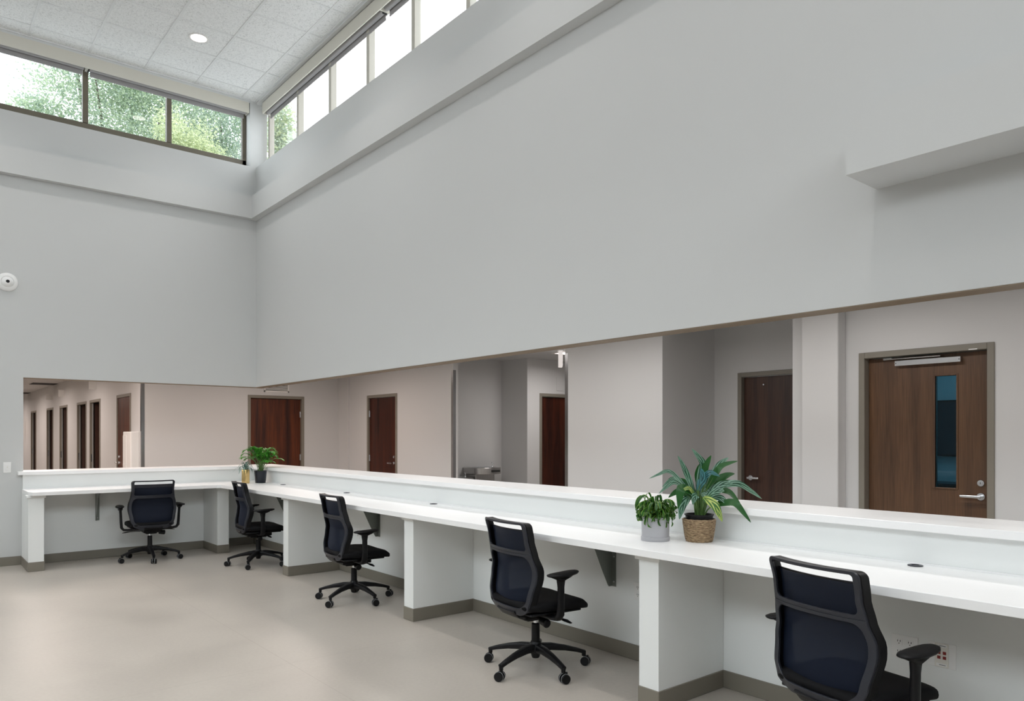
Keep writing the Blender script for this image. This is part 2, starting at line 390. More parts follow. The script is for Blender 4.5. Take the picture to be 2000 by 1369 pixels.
wallpiece('wall_corridor_west', [(-9.1, -9, T, 20, 0, HCC), (XW-.5, -9, 0, T, 0, HCC)], 'paint_hall')
wallpiece('wall_hall_south', [(T, X3+T, -14.1, -14.0, 0, HCC)], 'paint_hall')
# rooms behind the open doorways
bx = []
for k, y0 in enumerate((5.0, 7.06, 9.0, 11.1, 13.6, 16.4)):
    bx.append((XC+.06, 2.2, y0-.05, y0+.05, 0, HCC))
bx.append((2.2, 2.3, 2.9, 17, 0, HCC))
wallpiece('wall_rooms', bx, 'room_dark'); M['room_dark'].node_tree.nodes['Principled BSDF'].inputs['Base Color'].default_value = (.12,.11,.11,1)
# hall ceilings and a lid on every room
b = MB(); b.box(-9.1, XC, T, 20.1, HCC, HCC+.1); b.box(XC, X3, T, Y1, HCC, HCC+.1); b.box(T, X3, -14.1, T, HCC, HCC+.1)
b.box(X3, 7.8, -6.7, Y1+.2, HCC, HCC+.1); b.box(X3, X3+.2, -14.1, -6.7, HCC, HCC+.1)
b.box(XC, 2.4, Y1, 20.1, HCC, HCC+.1); b.box(X3+.2, 4.8, -14.1, -6.7, HCC, HCC+.1)
struct(b.build('ceiling_hall', M['ceil_hall']), 'ceiling of the hall and corridor behind the opening')
# room behind the door with the window
wallpiece('wall_back_office', [(4.6, 4.7, -14, -6.7, 0, HCC)], 'paint_hall'); wallpiece('wall_office_north', [(X3+T, 4.7, -6.75, -6.65, 0, HCC)], 'paint_hall'); wallpiece('wall_office_south', [(X3+T, 4.7, -10.6, -10.5, 0, HCC)], 'paint_hall')
g = empty('wall_screen', (4.6, -7.2, 1.55)); tag(g, 'black screen on the far wall seen through the narrow door window', 'screen')
b = MB(); b.box(-.05, -.002, -.42, .42, -.29, .29); b.build('panel', M['black'], g, bevel=.006)
b = MB(); b.box(-.052, -.05, -.40, .40, -.27, .27); b.build('glass_face', M['blackpot'], g)
g = empty('storage_cabinet', (4.38, -7.3, 0)); tag(g, 'black low cabinet seen at the bottom of the narrow door window', 'cabinet')
b = MB(); b.box(-.2, .2, -.5, .5, 0, .98); b.build('body', M['black'], g, bevel=.004)
b = MB(); b.box(-.21, .21, -.51, .51, .98, 1.0); b.build('top', M['charcoal'], g)
for q in (-.25, .25):
    b = MB(); b.box(-.215, -.2, q-.24, q+.24, .10, .96); o_ = b.build('door', M['black'], g, bevel=.003)
    b = MB(); b.box(-.235, -.215, q*.2-.006, q*.2+.006, .6, .75); b.build('handle', M['chrome'], o_)

# ------------------------------------------------------------------ baseboards
BH = .102
def base(name, boxes):
    b = MB()
    for q in boxes: b.box(*q, 0, BH)
    return struct(b.build(name, M['rubber_base'], bevel=.003, seg=1))
base('baseboard_left', [(XW, -2.71, -.008, 0)])
base('baseboard_knee_left', [(-2.565, -.715, -.058, -.05), (-.576, -.058, -.058, -.05)])
base('baseboard_knee_right', [(-.058, -.05, a, c) for a, c in ((-2.496, -.05), (-4.945, -2.625), (-7.409, -5.082), (-9.86, -7.544))])

# ------------------------------------------------------------------ windows
def clerestory(n, axis, a0, a1, posts, frame, glass, label, fh=.085):
    """axis 'x': runs along x at depth y .15-.21 ; axis 'y': runs along y at depth x"""
    r = empty('window_%d' % n, (0,0,0)); struct(r, label)
    d0, d1 = .145, .215
    def bx(b, u0, u1, z0, z1, e0=d0, e1=d1):
        if axis == 'x': b.box(u0, u1, e0, e1, z0, z1)
        else: b.box(e0, e1, u0, u1, z0, z1)
    b = MB(); bx(b, a0, a1, ZS, ZS+fh); bx(b, a0, a1, ZH-.07, ZH); bx(b, a0, a0+.05, ZS, ZH); bx(b, a1-.05, a1, ZS, ZH)
    b.build('window_frame', frame, r, bevel=.004, seg=1)
    for p in posts:
        b = MB(); bx(b, p-.03, p+.03, ZS+fh, ZH-.07, d0-.008, d1); b.build('mullion', frame, r, bevel=.004, seg=1)
    ed = [a0+.05] + sorted(posts) + [a1-.05]
    for u0, u1 in zip(ed[:-1], ed[1:]):
        b = MB(); bx(b, u0, u1, ZS+.08, ZH-.06, .178, .184); b.build('pane', glass, r)
    return r
clerestory(1, 'x', -7.0, -.085, [-2.04-.955*k for k in range(6)] + [-1.085], M['bronze'], M['glass_rain'], 'bronze framed high window on the left wall', .118)
clerestory(2, 'y', -9.5, -.06, [-1.06-.922*k for k in range(9)], M['champagne'], M['glass'], 'pale framed high window on the right wall')
# west and south clerestories behind the camera
def clere2(n, axis, p, a0, a1):
    r = empty('window_%d' % n); struct(r, 'high window behind the viewpoint'); z0 = ZS-.9
    def bx(b, u0, u1, z0, z1, t=.04):
        if axis == 'y': b.box(p-t, p+t, u0, u1, z0, z1)
        else: b.box(u0, u1, p-t, p+t, z0, z1)
    b = MB(); bx(b, a0, a1, z0, z0+.06); bx(b, a0, a1, ZH-.06, ZH)
    u = a0
    while u < a1: bx(b, u, u+.06, z0, ZH); u += 1.6
    b.build('window_frame', M['champagne'], r)
    b = MB(); bx(b, a0, a1, z0, ZH, .004); b.build('pane', M['glass'], r)
clere2(3, 'y', XW-.15, -12.6, -.7); clere2(4, 'x', YS-.15, -7.9, -.6)

# roller blind cassettes
def blind(axis, a0, a1, face, zt, zb, label, grp='roller blind cassettes above the high windows'):
    r = empty('roller_blind'); tag(r, label, 'blind', grp)
    def bx(b, u0, u1, e0, e1, z0, z1):
        if axis == 'x': b.box(u0, u1, e0, e1, z0, z1)
        else: b.box(e0, e1, u0, u1, z0, z1)
    b = MB(); bx(b, a0+.0001, a1-.0001, face, face+.012, zb, zt); bx(b, a0+.003, a1-.003, face+.012, face+.12, zt-.01, zt)
    bx(b, a0+.003, a0+.01, face+.012, face+.12, zb, zt-.01); bx(b, a1-.01, a1-.003, face+.012, face+.12, zb, zt-.01)
    b.build('fascia', M['fascia'], r)
    b = MB(); c = face+.07; z = zb+.03
    if axis == 'x': b.cyl((a0+.03, c, z), (a1-.03, c, z), .034, n=20)
    else: b.cyl((c, a0+.03, z), (c, a1-.03, z), .034, n=20)
    b.build('roller', M['roller'], r, smooth=True)
    b = MB(); bx(b, a0+.04, a1-.04, c+.026, c+.038, zb-.055, zb-.03)
    b.build('hem_bar', M['roller'], r, bevel=.004)
    b = MB(); bx(b, a0+.04, a1-.04, c+.030, c+.033, zb-.04, zb+.03); b.build('shade_fabric', M['roller'], r)
    b = MB(); bx(b, a0+.012, a0+.024, c-.02, c+.03, zb-.015, zb+.06); b.build('end_bracket', M['dark'], r)
blind('x', -2.04, -.095, 0.0, ZH, 5.888, 'beige blind cassette over the corner pair of left windows, nearest the room corner')
blind('x', -5.1, -2.04, 0.0, ZH, 5.888, 'beige blind cassette at the far left edge of the high left windows')
blind('y', -3.33, -.12, .04, ZH-.01, 5.875, 'beige blind cassette over the first four right hand high windows from the corner')
blind('y', -7.0, -3.33, .04, ZH-.01, 5.875, 'beige blind cassette above the right high windows at the top edge of the picture')

# ------------------------------------------------------------------ doors
def lever(parent, m, axis, at, n, d, lock=True, sgn=1):
    """axis: unit along the wall, n: outward normal, at: rose centre on the face"""
    at = Vector(at); n = Vector(n); d = Vector(d)
    b = MB(); b.cyl(at, at+n*.010, .030, .028, 24); b.cyl(at+n*.01, at+n*.055, .012, .011, 16)
    b.sweep([at+n*.055-d*.012, at+n*.056+d*.03, at+n*.056+d*.085, at+n*.054+d*.13], [.009,.009,.0085,.007], [.013,.012,.0115,.010], up=(0,0,1), e=.6)
    h = b.build('door_handle', m, parent, smooth=True); lab(h, 'satin chrome lever handle')
    if lock:
        c = at+Vector((0,0,.105)); b = MB(); b.cyl(c, c+n*.012, .027, .024, 24); b.cyl(c+n*.012, c+n*.016, .012, .012, 16)
        b.mi = 1; b.box(*sorted((c.x-.002 if abs(n.x)<.5 else c.x+n.x*.0165, c.x+.002 if abs(n.x)<.5 else c.x+n.x*.017)),
                        *sorted((c.y-.002 if abs(n.y)<.5 else c.y+n.y*.0165, c.y+.002 if abs(n.y)<.5 else c.y+n.y*.017)), c.z-.007, c.z+.007)
        b.build('lock_cylinder', [m, M['dark']], parent, smooth=True)

def door(n, axis, face, nsign, a0, a1, label, wmat, rec=.045, hinge=None, handle=None, hdir=1, hz=1.0, lock=True, frame_w=.05, closed=True, glass=False, depth=.14):
    """frame outer edges a0..a1 along the wall; face: wall plane; nsign: outward side (+1/-1) along the other axis"""
    r = empty('door_%d' % n); struct(r, label)
    top = 2.185
    def P(u, e, z): return (e, u, z) if axis == 'y' else (u, e, z)
    def bx(b, u0, u1, e0, e1, z0, z1):
        if axis == 'y': b.box(e0, e1, u0, u1, z0, z1)
        else: b.box(u0, u1, e0, e1, z0, z1)
    f0 = face+nsign*.012; f1 = face-nsign*depth
    b = MB(); bx(b, a0, a0+frame_w, f0, f1, 0, top); bx(b, a1-frame_w, a1, f0, f1, 0, top); bx(b, a0+frame_w, a1-frame_w, f0, f1, top-frame_w, top)
    if closed:   # stop
        s0 = face-nsign*(rec+.002); s1 = face-nsign*(rec+.06)
        bx(b, a0+frame_w, a0+frame_w+.014, s1, s0-nsign*.045, 0, top-frame_w)
        bx(b, a1-frame_w-.014, a1-frame_w, s1, s0-nsign*.045, 0, top-frame_w)
    b.build('door_frame', M['frame_paint'], r, bevel=.003, seg=1)
    if closed:
        e0 = face-nsign*rec; e1 = e0-nsign*.044; u0 = a0+frame_w+.003; u1 = a1-frame_w-.003; zt = top-frame_w-.004
        b = MB()
        if glass:
            g0, g1, gz0, gz1 = glass
            bx(b, u0, g0, e0, e1, .01, zt); bx(b, g1, u1, e0, e1, .01, zt); bx(b, g0, g1, e0, e1, .01, gz0); bx(b, g0, g1, e0, e1, gz1, zt)
        else: bx(b, u0, u1, e0, e1, .01, zt)
        b.build('door_leaf', wmat, r)
        if glass:
            b = MB(); bx(b, g0, g1, e0-nsign*.02, e0-nsign*.026, gz0, gz1); b.build('vision_pane', M['glass_blue'], r)
            b = MB(); w = .014; q = e0+nsign*.006; q1 = e0-nsign*.018
            bx(b, g0-w, g0, q, q1, gz0-w, gz1+w); bx(b, g1, g1+w, q, q1, gz0-w, gz1+w); bx(b, g0, g1, q, q1, gz0-w, gz0); bx(b, g0, g1, q, q1, gz1, gz1+w)
            b.build('glazing_bead', wmat, r, bevel=.003)
        if hinge:
            hu = u0-.002 if hinge < 0 else u1+.002
            for hz_ in (.28, 1.08, 1.86):
                b = MB(); b.cyl(P(hu, e0+nsign*.008, hz_-.055), P(hu, e0+nsign*.008, hz_+.055), .007, n=12)
                bx(b, hu-.018, hu+.018, e0, e0+nsign*.003, hz_-.055, hz_+.055)
                b.build('hinge', M['chrome'], r, smooth=True)
        if handle:
            nn = (nsign,0,0) if axis == 'y' else (0,nsign,0); dd = (0,hdir,0) if axis == 'y' else (hdir,0,0)
            lever(r, M['chrome'], None, P(handle, e0, hz), nn, dd, lock)
    return r
# wide door on the hall end wall
door(1, 'x', Y1, -1, .88, 1.91, 'wide red brown door on the far hall wall behind the corner plants', M['woodred'], hinge=1)
door(2, 'y', X3, -1, .65, 1.68, 'dark red door between the wide red door and the first steel corner guard', M['woodred2'], rec=.02, hinge=1, handle=.79, hdir=1, hz=1.01)
door(3, 'x', -.85, -1, 4.46, 5.49, 'dark red door in the alcove beside the steel corner guard', M['woodred2'], hinge=1)
d4 = door(4, 'y', 3.57, -1, -6.275, -5.245, 'dark brown door inside the recess behind the leafy plant', M['wooddark'], handle=-5.38, hdir=-1, hz=1.0, lock=False)
b = MB(); b.cyl((3.61, -5.55, 2.04), (3.595, -5.55, 2.04), .011, .009, 16); b.build('door_stud', M['chrome'], d4, smooth=True)
d5 = door(5, 'y', X3, -1, -8.105, -7.075, 'brown door with a narrow blue glass window', M['woodbrown'], rec=.07, handle=-7.99, hdir=1, hz=1.0, glass=(-7.815, -7.66, 1.058, 1.955))
# closer on door 5
E0 = X3+.07
cl = MB(); cl.box(E0, E0-.045, -7.86, -7.36, 2.055, 2.10); c = cl.build('door_closer', M['chrome'], d5, bevel=.004)
b = MB(); b.sweep([(E0-.055, -7.72, 2.112), (E0-.05, -7.45, 2.114), (E0-.02, -7.28, 2.116)], [.010,.010,.009], [.004]*3, n=8)
b.box(E0-.03, E0-.005, -7.33, -7.26, 2.112, 2.128); b.build('closer_arm', M['steel'], c)
b = MB(); b.box(X3-.0135, X3-.012, -7.99, -7.93, 2.137, 2.145); b.build('frame_label', M['plate'], d5)
for yy in (-7.85, -7.37):
    b = MB(); b.cyl((E0-.045, yy, 2.077), (E0-.047, yy, 2.077), .004, n=10); b.build('screw', M['dark'], c)
door(6, 'y', XC, -1, 3.42, 4.45, 'red brown corridor door beside the white wall cabinet', M['woodred'], rec=.006, hinge=-1, handle=4.33, hdir=-1, hz=1.0)
for k, (a, c_) in enumerate(openings):
    r = door(7+k, 'y', XC, -1, a-.05, c_+.05, 'open corridor doorway, number %d beyond the red brown corridor door' % (k+1), M['woodred'], closed=False, depth=.062)
    # leaf standing open inside the room, hinged on the near jamb
    b = MB(); b.box(0, .91, -.022, .022, .01, 2.125)
    lf = b.build('door_leaf', M['wooddark'], r); lf.location = (XC+.075, c_+.02, 0); lf.rotation_euler = (0,0,R(-3 - 3*(k % 3)))
    b = MB(); b.box(XC+.03, XC+.045, c_-.016, c_+.002, 0, 2.13); b.build('door_stop', M['metal_grey'], r)
    b = MB(); b.box(XC+.01, XC+.03, c_-.004, c_+.001, .95, 1.10); b.build('strike_plate', M['chrome'], r)

# ------------------------------------------------------------------ things on the hall side
def guard(x, y, sx, sy, z1, label, w=.05):
    """L-shaped steel corner guard; flanges run sx along x and sy along y from the corner"""
    b = MB(); t = .002
    b.box(x-.0005*0, x+sx*w, y-sy*t, y+sy*0, .10, z1)      # flange on the face of constant y
    b.box(x-sx*t, x, y-sy*t, y+sy*w, .10, z1)              # flange on the face of constant x
    return tag(b.build('corner_guard', M['guard']), label, 'corner guard', 'steel corner guards on the hall corners')
guard(XC, Y1, 1, 1, 2.70, 'tall steel corner guard where corridor meets the hall, beside the white wall cabinet')
guard(X3, -.97, 1, 1, 2.46, 'steel corner guard left of the drinking fountain alcove')
guard(X3, -3.40, 1, -1, 2.50, 'steel corner guard at the right of the alcove, next to the dark red door')

g = empty('air_grille', (1.395, Y1, 2.39)); tag(g, 'white louvred air grille above the wide red door', 'vent')
b = MB(); w, h = .23, .14
b.box(-w, w, -.012, 0, -h, -h+.025); b.box(-w, w, -.012, 0, h-.025, h); b.box(-w, -w+.025, -.012, 0, -h, h); b.box(w-.025, w, -.012, 0, -h, h)
b.build('frame', M['plate'], g)
b = MB()
for k in range(11):
    z = -h+.035+k*.022; b.add([(-w+.02,-.012,z),(w-.02,-.012,z),(w-.02,-.002,z+.014),(-w+.02,-.002,z+.014)], [(0,1,2,3)])
b.build('louvres', M['plate'], g, solid=.002)
b = MB(); b.box(-w+.02, w-.02, -.0015, -.0005, -h+.02, h-.02); b.build('backing', M['dark'], g)

# wall cabinet beside door 6
g = empty('wall_cabinet', (XC, 3.11, 1.0)); tag(g, 'white metal wall cabinet with rounded top beside the corridor door', 'cabinet')
b = MB(); b.box(-.13, 0, -.25, .27, -.45, .54); b.build('body', M['plate'], g, bevel=.012, seg=3)
b = MB(); b.box(-.137, -.13, .02, .25, -.40, .48); b.build('door', M['plate'], g, bevel=.003)
b = MB(); b.box(-.15, -.137, .14, .20, -.12, .02); b.build('latch', M['trimw'], g, bevel=.006)

def exit_sign():
    g = empty('exit_sign', (3.83, -2.03, HCC)); tag(g, 'white edge-on exit sign hanging from the alcove ceiling', 'sign')
    b = MB(); b.box(-.16, .16, -.03, .03, -.245, -.02); b.build('housing', M['exit'], g, bevel=.006)
    b = MB(); b.box(-.07, .07, -.05, .05, -.02, 0); b.build('canopy', M['plate'], g, bevel=.004)
    g.rotation_euler = (0,0,R(48))
exit_sign()
b = MB(); b.box(4.84, 4.99, -.862, -.85, 2.24, 2.47)
tag(b.build('wall_plate', M['paint_hall'], bevel=.003), 'small square wall plate above the alcove door', 'plate')

# bi-level drinking fountain
def fountain():
    g = empty('drinking_fountain', (3.35, -.17, 0)); tag(g, 'stainless two level drinking fountain in the alcove', 'drinking fountain')
    def unit(x0, x1, zt, name):
        b = MB()
        poly = [(x0,0),(x1,0),(x1,-.30)] + [((x0+x1)/2+(x1-x0)/2*math.cos(a), -.30-.15*math.sin(a)) for a in [R(15*k) for k in range(1,12)]] + [(x0,-.30)]
        b.prism(poly, zt-.11, zt); o = b.build(name, M['steel'], g, bevel=.010, seg=3, smooth=True)
        cx = (x0+x1)/2
        b = MB(); b.lathe([(.185,.004),(.175,.008),(.165,.003),(.10,.0015),(.02,.001)], (cx-.02,-.23,zt), 32, False)
        b.build('bowl', M['chrome'], o, smooth=True)
        b = MB(); b.cyl((x1-.07,-.20,zt), (x1-.07,-.20,zt+.02), .016, .012, 16)
        b.tube([(x1-.07,-.20,zt+.02),(x1-.072,-.21,zt+.055),(x1-.09,-.215,zt+.075),(x1-.11,-.22,zt+.07)], [.008,.008,.007,.006], 10)
        b.build('spout', M['chrome'], o, smooth=True)
        b = MB(); b.box(cx-.02, cx+.16, -.452, -.444, zt-.075, zt-.04); b.build('push_bar', M['dark'], o)
        b = MB(); b.prism([(x0+.05,0),(x1-.05,0),(x1-.07,-.26),(x0+.07,-.26)], zt-.45, zt-.11); b.build('cabinet', M['steel'], g, bevel=.008)
    unit(.02, .56, .955, 'upper_basin'); unit(-.53, .0, .80, 'lower_basin')
fountain()

for k, yy in enumerate((6.25, 9.85, 11.76)):
    b = MB(); b.box(XC-.13, XC, yy-.006, yy+.006, 2.38, 2.54)
    tag(b.build('room_sign', M['plate']), 'thin white projecting room sign above %s' % ('the first open corridor doorway', 'the third open corridor doorway', 'the fourth open corridor doorway')[k], 'sign', 'projecting room signs along the corridor')
for k, (xx, yy, lx, ly) in enumerate(((-1.05, 11.2, .28, .35), (-1.0, 16.1, .28, .35))):
    g = empty('ceiling_vent', (xx, yy, HCC)); tag(g, ('dark square ceiling vent above the corridor, the nearer and larger one', 'dark ceiling vent at the far end of the corridor')[k], 'vent', 'dark vents in the corridor ceiling')
    b = MB(); b.box(-lx, lx, -ly, ly, -.012, -.004); b.build('grille', M['dark'], g)
    b = MB(); b.box(-lx-.02, lx+.02, -ly-.02, ly+.02, -.006, 0); b.build('frame', M['ceil_hall'], g)
b = MB(); b.grid(lambda u, v: (-2.35+.10*u, 17.2+.03*math.sin(u*14), 1.55+.75*v-.10*u*(1-v)), 14, 6)
b = MB(); b.grid(lambda u, v: (XC-.06-.10*u, 17.0+.02*math.sin(u*14), 1.50+.48*v-.06*u), 14, 6)
tag(b.build('hanging_cloth', M['yellow'], solid=.006, smooth=True), 'small yellow cloth hanging on the wall at the far end of the corridor', 'cloth')

# ------------------------------------------------------------------ ledge, worktop, support panels
LX0, LB = -2.75, .357
poly = [(LX0,-.115),(-.115,-.115),(-.115,-9.95),(LB,-9.95),(LB,LB),(-2.69,LB),(-2.69,0),(LX0,0)]
b = MB(); b.prism(poly, 1.027, 1.066)
tag(b.build('counter_ledge', M['white_lam'], bevel=.003), 'long white L-shaped ledge capping the low partition', 'ledge')
WD = .715
poly = [(-2.71,-.052),(-2.71,-.60),(-2.68,-WD),(-WD-.045,-WD),(-WD,-WD-.045),(-WD,-9.93),(-.052,-9.93),(-.052,-.052)]
b = MB(); b.prism(poly, .826, .865)
wt = tag(b.build('worktop', M['white_lam'], bevel=.002), 'white L-shaped worktop running along both partitions', 'worktop')
for yy in (-1.214, -2.913, -4.577, -8.635):
    b = MB(); b.lathe([(.032,0),(.034,.003),(.030,.005),(.018,.005),(.017,.001),(.002,.001)], (-.115, yy, .8652), 28, False)
    b.build('cable_grommet', M['charcoal'], wt, smooth=True)
b = MB(); b.box(-2.70, -.052, -.058, -.052, .8652, .873); b.box(-.058, -.052, -9.93, -.058, .8652, .873)
b.build('caulk_strip', M['white_lam'], wt)

def panel(name, x0, x1, y0, y1, front, label):
    """front: 'x' -> free end faces -x ; 'y' -> free end faces -y"""
    g = empty('support_panel', ((x0+x1)/2, (y0+y1)/2, 0)); tag(g, label, 'desk panel', 'white support panels under the worktop')
    cx, cy = (x0+x1)/2, (y0+y1)/2
    L = lambda a, c, d, e, f, h: (a-cx, c-cx, d-cy, e-cy, f, h)
    b = MB(); b.box(*L(x0, x1, y0, y1, BH, .8255)); b.build('panel', M['white_panel'], g)
    b = MB(); k = .018
    if front == 'x': b.box(*L(x0-k, x0+.12, y0-k, y1+k, .797, .8255))
    else: b.box(*L(x0-k, x1+k, y0-k, y0+.12, .797, .8255))
    b.build('cap_moulding', M['white_panel'], g, bevel=.004)
    b = MB()
    if front == 'x': b.box(*L(x0-.006, x1, y0-.006, y1+.006, 0, BH))
    else: b.box(*L(x0-.006, x1+.006, y0-.006, y1, 0, BH))
    b.build('base_strip', M['rubber_base'], g, bevel=.004)
panel('a', -2.71, -2.565, -.61, -.052, 'y', 'white desk support panel at the far left end beside the light switch')
panel('b', -.715, -.576, -.61, -.052, 'y', 'white desk support panel at the inner corner between the first two chairs')
panel('c', -.64, -.052, -2.625, -2.496, 'x', 'white desk support panel right of the chair by the corner plants')
panel('d', -.64, -.052, -5.082, -4.945, 'x', 'white desk support panel midway along the right worktop')
panel('e', -.64, -.052, -7.544, -7.409, 'x', 'nearest white desk support panel, below the grey plant pot')
panel('f', -.64, -.052, -9.93, -9.80, 'x', 'white desk support panel at the near end of the right worktop')

def bracket(x, y, rz, label, L=.42, H=.37):
    g = empty('desk_bracket', (x, y, .826), rz); tag(g, label, 'bracket', 'grey metal brackets holding the worktop')
    # local: wall at y=0, plate runs to -y ; flange on wall
    b = MB(); t = .003
    pts = [(0,0),(-.30,0),(-.30,-.02),(-.25,-.035),(-.205,-.06),(-.175,-.09),(-.155,-.125),(-.095,-.25),(-.04,-.355),(-.03,-H),(0,-H)]
    vs = [(-t, a, c) for a, c in pts] + [(t, a, c) for a, c in pts]; n = len(pts)
    b.add(vs, [tuple(range(n)), tuple(range(2*n-1, n-1, -1))] + [(i, n+i, n+(i+1)%n, (i+1)%n) for i in range(n)])
    b.build('plate', M['bracket'], g)
    b = MB(); b.box(-t, .04, -.004, 0, -H, 0); b.box(-t, .04, -.30, 0, -.004, 0); b.build('flange', M['bracket'], g)
    for z in (-H+.03, -.17):
        b = MB(); b.cyl((.02,-.004,z), (.02,-.007,z), .007, .005, 12); b.build('screw', M['chrome'], g, smooth=True)
bracket(-1.965, -.051, 0, 'desk bracket on the left partition behind the leftmost chair')
bracket(-.051, -1.25, R(-90), 'desk bracket behind the chair by the corner plants')
bracket(-.051, -3.47, R(-90), 'desk bracket behind the chair left of the midway panel')
bracket(-.051, -6.66, R(-90), 'desk bracket behind the chair left of the nearest panel')

def outlet(y, z, label, kind='duplex'):
    g = empty('wall_outlet', (-.05, y, z)); tag(g, label, 'outlet')
    w = .035 if kind == 'duplex' else .060
    b = MB(); b.box(-.005, 0, -w, w, -.0575, .0575); b.build('plate', M['plate'], g, bevel=.002)
    if kind != 'jacks':
        for zz in (-.024, .024):
            for yy in ((0,) if kind == 'duplex' else (-.025, .025)):
                b = MB(); b.box(-.007, -.005, yy-.015, yy+.015, zz-.014, zz+.014)
                b.mi = 1
                for q in (-.006, .006): b.box(-.0078, -.007, yy+q-.0012, yy+q+.0012, zz-.001, zz+.008)
                b.box(-.0078, -.007, yy-.002, yy+.002, zz-.010, zz-.006)
                b.build('socket', [M['plate'], M['dark']], g)
    else:
        b = MB(); b.box(-.009, -.005, -.030, .030, -.055, .055); b.build('insert', M['plate2'], g, bevel=.002)
        for zz in (-.010, .012):
            for yy in (-.013, .011):
                b = MB(); b.box(-.0105, -.009, yy-.007, yy+.007, zz-.007, zz+.007); b.build('jack', M['red'], g)
        for zz in (-.044, .044):
            b = MB(); b.box(-.0096, -.009, -.022, .022, zz-.006, zz+.006); b.mi = 1; b.box(-.0099, -.0096, -.018, .010, zz-.0015, zz+.0012)
            b.build('label_strip', [M['plate'], M['ink']], g)
outlet(-6.895, .456, 'white power outlet on the partition left of the nearest support panel')
outlet(-3.05, .445, 'white power outlet behind the chair left of the midway panel')
outlet(-8.562, .457, 'white double power outlet behind the armrest of the nearest chair', 'double')
outlet(-8.727, .457, 'white data outlet with four red jacks', 'jacks')

g = empty('light_switch', (-2.843, 0, 1.114)); tag(g, 'white light switch on the left wall beside the opening', 'switch')
b = MB(); b.box(-.037, .037, -.006, 0, -.06, .06); b.build('plate', M['plate'], g, bevel=.003)
b = MB(); b.box(-.017, .017, -.009, -.006, -.033, .033); b.build('rocker', M['plate'], g, bevel=.002)
b = MB(); b.box(-.004, .004, -.016, -.009, -.004, .012); b.build('toggle', M['plate2'], g)

g = empty('ceiling_sensor', (-2.843, 0, 3.212)); g.name = 'dome_sensor'; tag(g, 'round white sensor with a dark centre eye on the left wall', 'sensor')
g.rotation_euler = (R(90),0,0)
b = MB(); b.lathe([(.104,0),(.104,.010),(.095,.026),(.078,.034),(.064,.036)], (0,0,0), 40, False); b.build('rim', M['plate'], g, smooth=True)
b = MB(); b.lathe([(.064,.036),(.060,.030),(.045,.058),(.028,.066),(.018,.067),(.002,.067)], (0,0,0), 40, False); b.build('dome', M['plate'], g, smooth=True)
b = MB(); b.lathe([(.018,.0672),(.015,.071),(.004,.072),(.001,.072)], (0,0,0), 24, False); b.build('eye', M['black'], g, smooth=True)

# ------------------------------------------------------------------ office chairs
def interp(tab, z):
    if z <= tab[0][0]: return tab[0][1]
    for (a, va), (c, vc) in zip(tab[:-1], tab[1:]):
        if z <= c:
            t = (z-a)/(c-a); t = t*t*(3-2*t)*.5+t*.5; return va+(vc-va)*t
    return tab[-1][1]
WT = [(.385,.175),(.43,.212),(.50,.236),(.62,.256),(.68,.252),(.76,.232),(.84,.222),(.955,.228)]
PT = [(.385,-.205),(.43,-.225),(.50,-.228),(.60,-.212),(.66,-.205),(.75,-.225),(.85,-.243),(.955,-.268)]
def bmap(x, z, off=0): return (x, interp(PT, z)+.75*x*x+off, z)
def outline(z0, z1, inset, rb, rt, n=12):
    """closed loop of the back between z0 and z1, pulled in by inset, corner radii rb (bottom) and rt (top)"""
    pts = []
    def corner(z, r, top):
        out = []
        for k in range(n+1):
            a = PI/2*k/n
            if not top: zz = z+r-r*math.cos(a); xx = r-r*math.sin(a)
            else: zz = z-r+r*math.sin(a); xx = r-r*math.cos(a)
            out.append((interp(WT, zz)-inset-xx, zz))
        return out
    right = corner(z0, rb, False)
    m = 22
    zs = [z0+rb+(z1-rt-z0-rb)*k/m for k in range(1, m)]
    right += [(interp(WT, z)-inset, z) for z in zs]
    right += corner(z1, rt, True)
    right = [right[0]] + right[1:]
    nb = 8
    bot = [(right[0][0]*(-1+2*k/nb), right[0][1]) for k in range(1, nb)]
    top = [(right[-1][0]*(1-2*k/nb), right[-1][1]) for k in range(1, nb)]
    return [(-right[0][0], right[0][1])] + bot + right + top + [(-x, z) for x, z in reversed(right[1:])]
def band(b, outer, inner, y0, y1):
    n = len(outer); V = []
    for (x, z) in outer: V.append(bmap(x, z, y0))
    for (x, z) in inner: V.append(bmap(x, z, y0))
    for (x, z) in outer: V.append(bmap(x, z, y1))
    for (x, z) in inner: V.append(bmap(x, z, y1))
    F = []
    for i in range(n):
        j = (i+1) % n
        F += [(i, n+i, n+j, j), (2*n+i, 2*n+j, 3*n+j, 3*n+i), (i, j, 2*n+j, 2*n+i), (n+i, 3*n+i, 3*n+j, n+j)]
    b.add(V, F)

